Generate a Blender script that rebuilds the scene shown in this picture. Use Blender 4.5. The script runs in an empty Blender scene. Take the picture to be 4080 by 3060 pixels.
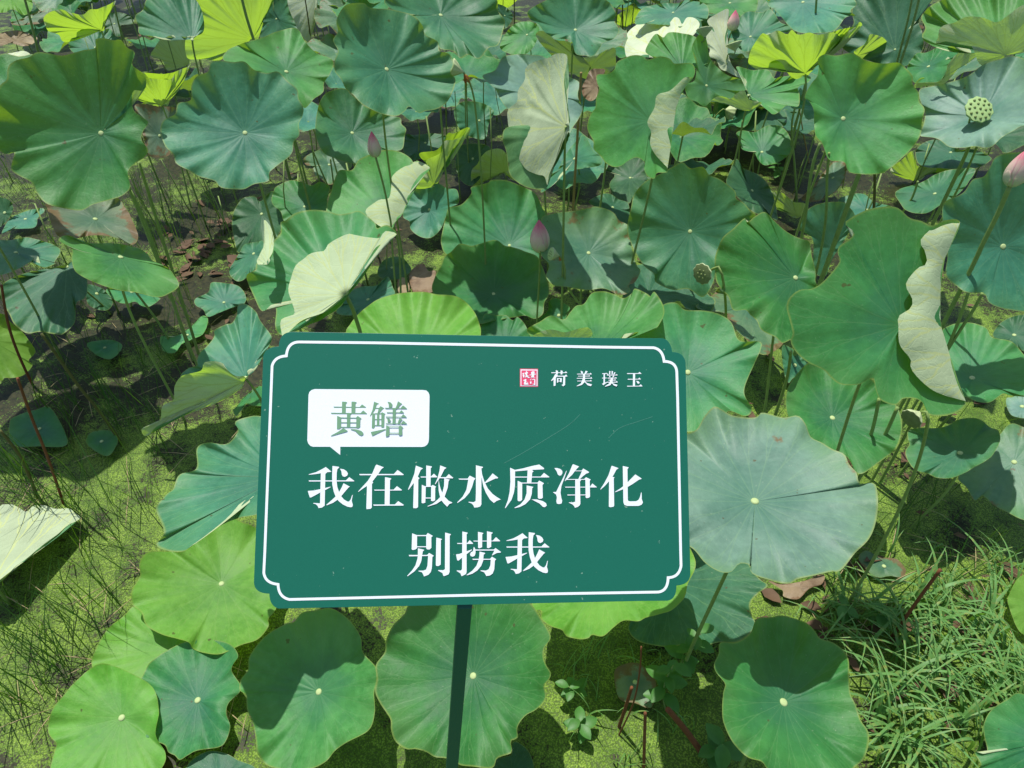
import bpy, bmesh, math, random
import numpy as np
from mathutils import Vector, Matrix
random.seed(7); np.random.seed(7)
R_ = math.radians
sc = bpy.context.scene
C = sc.collection

# ------------------------------------------------------------------ camera
CAM_H = 2.0
PITCH = 42.0
FPX = 2720.0                       # focal length in photo pixels (photo is 4080 x 3060)
cam_d = bpy.data.cameras.new('camera'); cam = bpy.data.objects.new('camera', cam_d); C.objects.link(cam)
cam_d.sensor_fit = 'HORIZONTAL'; cam_d.sensor_width = 36.0; cam_d.lens = 36.0*FPX/4080.0
cam_d.clip_start = 0.02; cam_d.clip_end = 200.0
cam.location = (0, 0, CAM_H); cam.rotation_euler = (R_(90-PITCH), 0, 0)
sc.camera = cam

# ------------------------------------------------------------------ light
SUN_EL, SUN_AZ = 73.0, -32.0       # azimuth measured from +Y towards +X
world = bpy.data.worlds.new('World'); sc.world = world; world.use_nodes = True
wn = world.node_tree; wn.nodes.clear()
sky = wn.nodes.new('ShaderNodeTexSky'); sky.sky_type = 'NISHITA'; sky.sun_disc = False
sky.sun_elevation = R_(SUN_EL); sky.sun_rotation = R_(SUN_AZ)
bg = wn.nodes.new('ShaderNodeBackground'); bg.inputs[1].default_value = 0.12
wo = wn.nodes.new('ShaderNodeOutputWorld')
wn.links.new(sky.outputs[0], bg.inputs[0]); wn.links.new(bg.outputs[0], wo.inputs[0])
sd = bpy.data.lights.new('sun', 'SUN'); sd.energy = 4.3; sd.angle = R_(0.55); sd.color = (1.0, 0.97, 0.92)
sun = bpy.data.objects.new('sun', sd); C.objects.link(sun)
sdir = Vector((math.cos(R_(SUN_EL))*math.sin(R_(SUN_AZ)), math.cos(R_(SUN_EL))*math.cos(R_(SUN_AZ)), math.sin(R_(SUN_EL))))
sun.rotation_euler = sdir.to_track_quat('Z', 'Y').to_euler(); sun.location = sdir*30
sc.view_settings.view_transform = 'Standard'; sc.view_settings.look = 'None'
sc.view_settings.exposure = 0.36; sc.view_settings.gamma = 1.0
sc.cycles.max_bounces = 8; sc.cycles.transparent_max_bounces = 8

# ------------------------------------------------------------------ projection helpers
_p = R_(PITCH)
FW = np.array([0, math.cos(_p), -math.sin(_p)]); UPV = np.array([0, math.sin(_p), math.cos(_p)]); RT = np.array([1., 0, 0])
CAMP = np.array([0, 0, CAM_H])
def ray(p):                         # photo pixel -> direction with unit depth
    return FW + RT*((p[0]-2040)/FPX) - UPV*((p[1]-1530)/FPX)
def proj(X):
    d = np.asarray(X, float)-CAMP; z = d@FW
    return np.array([2040+FPX*(d@RT)/z, 1530-FPX*(d@UPV)/z, z])
def at_depth(p, z): return CAMP+ray(p)*z
def at_z(p, z):
    r = ray(p); return CAMP+r*((z-CAM_H)/r[2])
CROP = {'A': (0, 0), 'B': (1340, 0), 'C': (2680, 0), 'D': (0, 1000), 'E': (2680, 1000), 'F': (0, 2010),
        'G': (1340, 2010), 'H': (2680, 2010), 'M': (1340, 700), 'N': (900, 600)}
def px(c, pts):
    k = 700/2212 if c == 'N' else 1400/2212
    o = CROP[c]; return [(o[0]+x*k, o[1]+y*k) for x, y in pts]
def smooth(P, n, closed=True):      # Catmull-Rom through the points, n samples evenly by length
    P = np.asarray(P, float); m = len(P); out = []
    rng = range(m if closed else m-1)
    for i in rng:
        a, b = P[i], P[(i+1) % m]
        z = P[(i-1) % m] if closed else P[max(i-1, 0)]
        c = P[(i+2) % m] if closed else P[min(i+2, m-1)]
        for t in np.linspace(0, 1, 12, endpoint=False):
            out.append(.5*((2*a)+(b-z)*t+(2*z-5*a+4*b-c)*t*t+(-z+3*a-3*b+c)*t**3))
    if closed: out.append(out[0])
    else: out.append(P[-1])
    out = np.array(out); L = np.r_[0, np.cumsum(np.linalg.norm(np.diff(out, axis=0), axis=1))]
    s = np.linspace(0, L[-1], n, endpoint=not closed)
    return np.stack([np.interp(s, L, out[:, k]) for k in range(out.shape[1])], 1)

# ------------------------------------------------------------------ object helpers
def tag(o, label=None, cat=None, group=None, kind=None):
    for k, v in (('label', label), ('category', cat), ('group', group), ('kind', kind)):
        if v: o[k] = v
    return o
def empty(name, loc=(0, 0, 0)):
    o = bpy.data.objects.new(name, None); o.empty_display_size = 0.05; C.objects.link(o); o.location = loc; return o
def link_mesh(name, me, mat, parent=None):
    o = bpy.data.objects.new(name, me); C.objects.link(o)
    for m in (mat if isinstance(mat, (list, tuple)) else [mat]): me.materials.append(m)
    if parent is not None:
        o.parent = parent
        me.transform(Matrix.Translation(-Vector(parent_loc(parent))))
    return o
def parent_loc(p):
    v = Vector(p.location)
    while p.parent: p = p.parent; v += Vector(p.location)
    return v
def mesh_from(name, V, F, UV=None, smooth_=True):
    me = bpy.data.meshes.new(name); me.from_pydata([tuple(map(float, v)) for v in V], [], F)
    if UV is not None:
        uv = me.uv_layers.new(name='UVMap'); arr = np.empty(len(me.loops)*2)
        k = 0
        for f in UV:
            for c in f: arr[k] = c[0]; arr[k+1] = c[1]; k += 2
        uv.data.foreach_set('uv', arr)
    if smooth_: me.polygons.foreach_set('use_smooth', [True]*len(me.polygons))
    me.update(); return me
def tube(P, rad, n=7, cap=True):
    P = np.asarray(P, float); m = len(P); rad = np.broadcast_to(np.asarray(rad, float), (m,))
    V = []; F = []
    T = np.gradient(P, axis=0); T /= np.linalg.norm(T, axis=1)[:, None]+1e-9
    u = np.cross(T[0], [0.3, 0.9, 0.2]); u /= np.linalg.norm(u)
    for i in range(m):
        u = u-T[i]*(u@T[i]); u /= np.linalg.norm(u)+1e-9; w = np.cross(T[i], u)
        for k in range(n):
            a = 2*math.pi*k/n; V.append(P[i]+rad[i]*(math.cos(a)*u+math.sin(a)*w))
    for i in range(m-1):
        for k in range(n):
            F.append((i*n+k, i*n+(k+1) % n, (i+1)*n+(k+1) % n, (i+1)*n+k))
    if cap:
        F.append(tuple(range(n))[::-1]); F.append(tuple((m-1)*n+k for k in range(n)))
    return V, F
def merge(parts):
    V = []; F = []
    for v, f in parts:
        o = len(V); V += list(v); F += [tuple(i+o for i in q) for q in f]
    return V, F

# ------------------------------------------------------------------ materials
class NT:
    def __init__(s, name):
        s.m = bpy.data.materials.new(name); s.m.use_nodes = True; s.t = s.m.node_tree; s.t.nodes.clear()
        s.out = s.t.nodes.new('ShaderNodeOutputMaterial')
    def n(s, typ, **kw):
        x = s.t.nodes.new(typ)
        for k, v in kw.items(): setattr(x, k, v)
        return x
    def put(s, sock, v):
        if hasattr(v, 'is_output') or isinstance(v, bpy.types.NodeSocket): s.t.links.new(v, sock)
        else:
            if isinstance(v, tuple) and len(v) == 3 and sock.type == 'RGBA': v = (*v, 1)
            sock.default_value = v
    def math(s, op, a, b=0.0, c=0.0, clamp=False):
        x = s.n('ShaderNodeMath', operation=op); x.use_clamp = clamp
        s.put(x.inputs[0], a); s.put(x.inputs[1], b)
        if op in ('MULTIPLY_ADD', 'SMOOTH_MIN'): s.put(x.inputs[2], c)
        return x.outputs[0]
    def ramp(s, v, a, b, lo=0.0, hi=1.0):
        x = s.n('ShaderNodeMapRange', interpolation_type='SMOOTHSTEP')
        s.put(x.inputs[0], v); s.put(x.inputs[1], a); s.put(x.inputs[2], b); s.put(x.inputs[3], lo); s.put(x.inputs[4], hi)
        return x.outputs[0]
    def mix(s, f, a, b, mode='MIX'):
        x = s.n('ShaderNodeMix', data_type='RGBA', blend_type=mode)
        s.put(x.inputs[0], f); s.put(x.inputs[6], a); s.put(x.inputs[7], b); return x.outputs[2]
    def noise(s, vec, scale, detail=3.0, rough=.55, dim='3D'):
        x = s.n('ShaderNodeTexNoise'); x.noise_dimensions = dim
        if vec is not None: s.t.links.new(vec, x.inputs['Vector'])
        x.inputs['Scale'].default_value = scale; x.inputs['Detail'].default_value = detail; x.inputs['Roughness'].default_value = rough
        return x.outputs[0]
    def bump(s, h, strength, dist, normal=None):
        x = s.n('ShaderNodeBump'); s.put(x.inputs['Strength'], strength); s.put(x.inputs['Distance'], dist); s.put(x.inputs['Height'], h)
        if normal is not None: s.put(x.inputs['Normal'], normal)
        return x.outputs[0]
    def bsdf(s, col, rough=.5, spec=.5, normal=None):
        x = s.n('ShaderNodeBsdfPrincipled'); s.put(x.inputs['Base Color'], col); s.put(x.inputs['Roughness'], rough)
        s.put(x.inputs['Specular IOR Level'], spec)
        if normal is not None: s.put(x.inputs['Normal'], normal)
        return x
def leaf_mat(name, c1, c2, under, trans, tmix=.3, vein=(.25, .42, .16), veinf=.20, brown=0.0, brownc=(.10, .055, .025), spec=.35, rough=.5, bloom=1.0):
    t = NT(name); uv = t.n('ShaderNodeTexCoord'); sep = t.n('ShaderNodeSeparateXYZ'); t.t.links.new(uv.outputs['UV'], sep.inputs[0])
    u, v = sep.outputs[0], sep.outputs[1]; ob = uv.outputs['Object']
    oi = t.n('ShaderNodeObjectInfo')
    sh = t.n('ShaderNodeVectorMath', operation='ADD'); t.t.links.new(ob, sh.inputs[0])
    rr = t.n('ShaderNodeCombineXYZ'); r10 = t.math('MULTIPLY', oi.outputs['Random'], 40.0)
    t.put(rr.inputs[0], r10); t.put(rr.inputs[1], r10); t.t.links.new(rr.outputs[0], sh.inputs[1]); vec = sh.outputs[0]
    n1 = t.noise(vec, 7.0, 3.0); n2 = t.noise(vec, 55.0, 4.0, .6); n3 = t.noise(vec, 16.0, 3.0)
    # veins: one per cell, forking once and again towards the rim
    uj = t.math('ADD', u, t.math('MULTIPLY', t.math('SUBTRACT', n3, .5), t.math('MULTIPLY', v, .5)))
    fr = t.math('ABSOLUTE', t.math('SUBTRACT', t.math('FRACT', uj), .5))
    off = t.math('MULTIPLY', t.math('MAXIMUM', t.math('SUBTRACT', v, .42), 0.0), .5)
    d1 = t.math('ABSOLUTE', t.math('SUBTRACT', fr, off))
    off2 = t.math('MULTIPLY', t.math('MAXIMUM', t.math('SUBTRACT', v, .68), 0.0), .55)
    d2 = t.math('ABSOLUTE', t.math('SUBTRACT', d1, off2))
    vv = t.math('MAXIMUM', v, .04)
    geo = t.n('ShaderNodeNewGeometry'); bf = geo.outputs['Backfacing']
    w = t.math('DIVIDE', t.math('MULTIPLY_ADD', bf, .022, .020), vv)
    line = t.ramp(t.math('DIVIDE', d2, w), 0.0, 1.0, 1.0, 0.0)
    wide = t.ramp(t.math('DIVIDE', d2, w), 0.0, 4.0, 1.0, 0.0)
    pleat = t.math('MULTIPLY', wide, t.ramp(v, 0.02, .6, 1.0, .35))
    # cross veins on the underside
    vo = t.n('ShaderNodeTexVoronoi', feature='DISTANCE_TO_EDGE'); t.t.links.new(vec, vo.inputs['Vector']); vo.inputs['Scale'].default_value = 42.0
    net = t.ramp(vo.outputs['Distance'], 0.0, .06, 1.0, 0.0)
    base = t.mix(t.ramp(n1, .3, .7), c1, c2)
    base = t.mix(t.math('MULTIPLY', t.ramp(n2, .35, .75), .35), base, tuple(min(1, c*1.35+.01) for c in c2))
    base = t.mix(t.ramp(t.math('ADD', v, t.math('MULTIPLY', t.math('SUBTRACT', n3, .5), .7)), .1, .75, .55*bloom, 0.0), base, (.022, .118, .085))
    base = t.mix(t.ramp(t.math('ADD', v, t.math('MULTIPLY', t.math('SUBTRACT', n1, .5), .9)), .65, 1.15, 0.0, .35*bloom), base, (.10, .23, .05))
    hs = t.n('ShaderNodeHueSaturation'); t.put(hs.inputs['Color'], base)
    t.put(hs.inputs['Hue'], t.math('MULTIPLY_ADD', oi.outputs['Random'], .035, .482)); t.put(hs.inputs['Value'], t.math('MULTIPLY_ADD', oi.outputs['Random'], .35, .84))
    base = hs.outputs[0]
    base = t.mix(t.math('MULTIPLY', line, veinf), base, vein)
    rim = t.ramp(v, .975, 1.0)
    base = t.mix(t.math('MULTIPLY', rim, .55), base, (.28, .32, .07))
    # tiny pale specks
    sp = t.ramp(t.noise(vec, 190.0, 1.0), .73, .78)
    base = t.mix(t.math('MULTIPLY', sp, .3), base, (.4, .42, .28))
    spt = t.ramp(t.math('ADD', t.noise(vec, 38.0, 2.0, .5), t.math('MULTIPLY', n1, .12)), .795, .82)
    base = t.mix(t.math('MULTIPLY', spt, .8), base, (.07, .045, .02))
    if brown > 0:
        nb = t.noise(vec, 9.0, 6.0, .7)
        e = t.math('ADD', nb, t.math('MULTIPLY', t.math('POWER', v, 3.0), .20*brown))
        bm = t.ramp(e, .70-.05*brown, .78-.05*brown)
        base = t.mix(t.math('MULTIPLY', bm, .85), base, t.mix(n2, brownc, tuple(c*2.2 for c in brownc)))
    ucol = t.mix(t.math('MULTIPLY', line, .7), t.mix(t.ramp(n1, .3, .7), under, tuple(c*.82 for c in under)), (.50, .55, .20))
    ucol = t.mix(t.math('MULTIPLY', net, .3), ucol, tuple(c*1.1 for c in under))
    col = t.mix(bf, base, ucol)
    sgn = t.math('MULTIPLY_ADD', bf, 2.0, -1.0)
    h = t.math('ADD', t.math('MULTIPLY', pleat, t.math('MULTIPLY_ADD', bf, .55, -.13)), t.math('MULTIPLY', t.noise(vec, 20.0, 5.0, .62), 1.3))
    h = t.math('ADD', h, t.math('MULTIPLY', t.math('MULTIPLY', net, bf), -.12))
    nm = t.bump(h, t.math('MULTIPLY_ADD', v, .25, .22), .006)
    b = t.bsdf(col, t.math('MULTIPLY_ADD', n2, .18, rough-.05), t.math('MULTIPLY', t.math('SUBTRACT', 1.0, t.math('MULTIPLY', bf, .75)), spec), nm)
    tr = t.n('ShaderNodeBsdfTranslucent'); t.put(tr.inputs[0], t.mix(t.math('MULTIPLY', line, .35), trans, tuple(c*.5 for c in trans))); t.put(tr.inputs[1], nm)
    mx = t.n('ShaderNodeMixShader'); mx.inputs[0].default_value = tmix
    t.t.links.new(b.outputs[0], mx.inputs[1]); t.t.links.new(tr.outputs[0], mx.inputs[2]); t.t.links.new(mx.outputs[0], t.out.inputs[0])
    return t.m
UND = (.48, .58, .34); TRN = (.34, .56, .02)
LM = {
 'b': leaf_mat('leaf_glaucous', (.022, .130, .072), (.048, .20, .105), UND, TRN, .22, rough=.5, spec=.36),
 'k': leaf_mat('leaf_grey_blue', (.10, .185, .145), (.15, .26, .19), UND, TRN, .18, brown=.35, rough=.5, spec=.36),
 'g': leaf_mat('leaf_green', (.018, .145, .040), (.042, .22, .062), UND, TRN, .28, rough=.5, spec=.34),
 'm': leaf_mat('leaf_fresh_green', (.038, .20, .045), (.085, .31, .08), UND, TRN, .32, rough=.5, spec=.32),
 'y': leaf_mat('leaf_yellow_green', (.095, .29, .03), (.17, .39, .055), (.42, .50, .18), (.42, .62, .02), .42, vein=(.4, .55, .15), bloom=.25),
 'o': leaf_mat('leaf_old', (.09, .16, .09), (.16, .22, .13), (.3, .33, .22), (.25, .3, .03), .2, brown=1.3),
 'd': leaf_mat('leaf_shaded_green', (.015, .075, .03), (.03, .11, .05), UND, TRN, .15, spec=.3, bloom=.3),  # darker green, with the shade on the dim leaves put into the colour
 't': leaf_mat('leaf_withered', (.12, .075, .04), (.26, .19, .11), (.24, .17, .10), (.3, .15, .04), .15, vein=(.12, .06, .03), brown=1.0, bloom=0.0),
 'B': leaf_mat('leaf_browning', (.07, .17, .09), (.12, .22, .11), UND, TRN, .22, brown=.9, rough=.45),
 'r': leaf_mat('leaf_cream_underside_dull', (.05, .17, .06), (.09, .24, .09), (.42, .50, .31), (.30, .45, .08), .15),
 'q': leaf_mat('leaf_cream_underside', (.05, .17, .06), (.09, .24, .09), (.56, .63, .42), (.30, .45, .08), .12),
 'p': leaf_mat('leaf_pale_underside', (.05, .17, .06), (.09, .24, .09), (.58, .64, .42), (.42, .66, .03), .48),
}
def simple(name, col, rough=.6, spec=.3, var=.25, scale=30, bumpd=.001, trans=None):
    t = NT(name); tc = t.n('ShaderNodeTexCoord'); n = t.noise(tc.outputs['Object'], scale, 4.0, .6)
    c = t.mix(n, tuple(x*(1-var) for x in col), tuple(min(1, x*(1+var)) for x in col))
    b = t.bsdf(c, rough, spec, t.bump(n, .4, bumpd))
    if trans:
        tr = t.n('ShaderNodeBsdfTranslucent'); t.put(tr.inputs[0], trans); mx = t.n('ShaderNodeMixShader'); mx.inputs[0].default_value = .35
        t.t.links.new(b.outputs[0], mx.inputs[1]); t.t.links.new(tr.outputs[0], mx.inputs[2]); t.t.links.new(mx.outputs[0], t.out.inputs[0])
    else: t.t.links.new(b.outputs[0], t.out.inputs[0])
    return t.m
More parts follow.
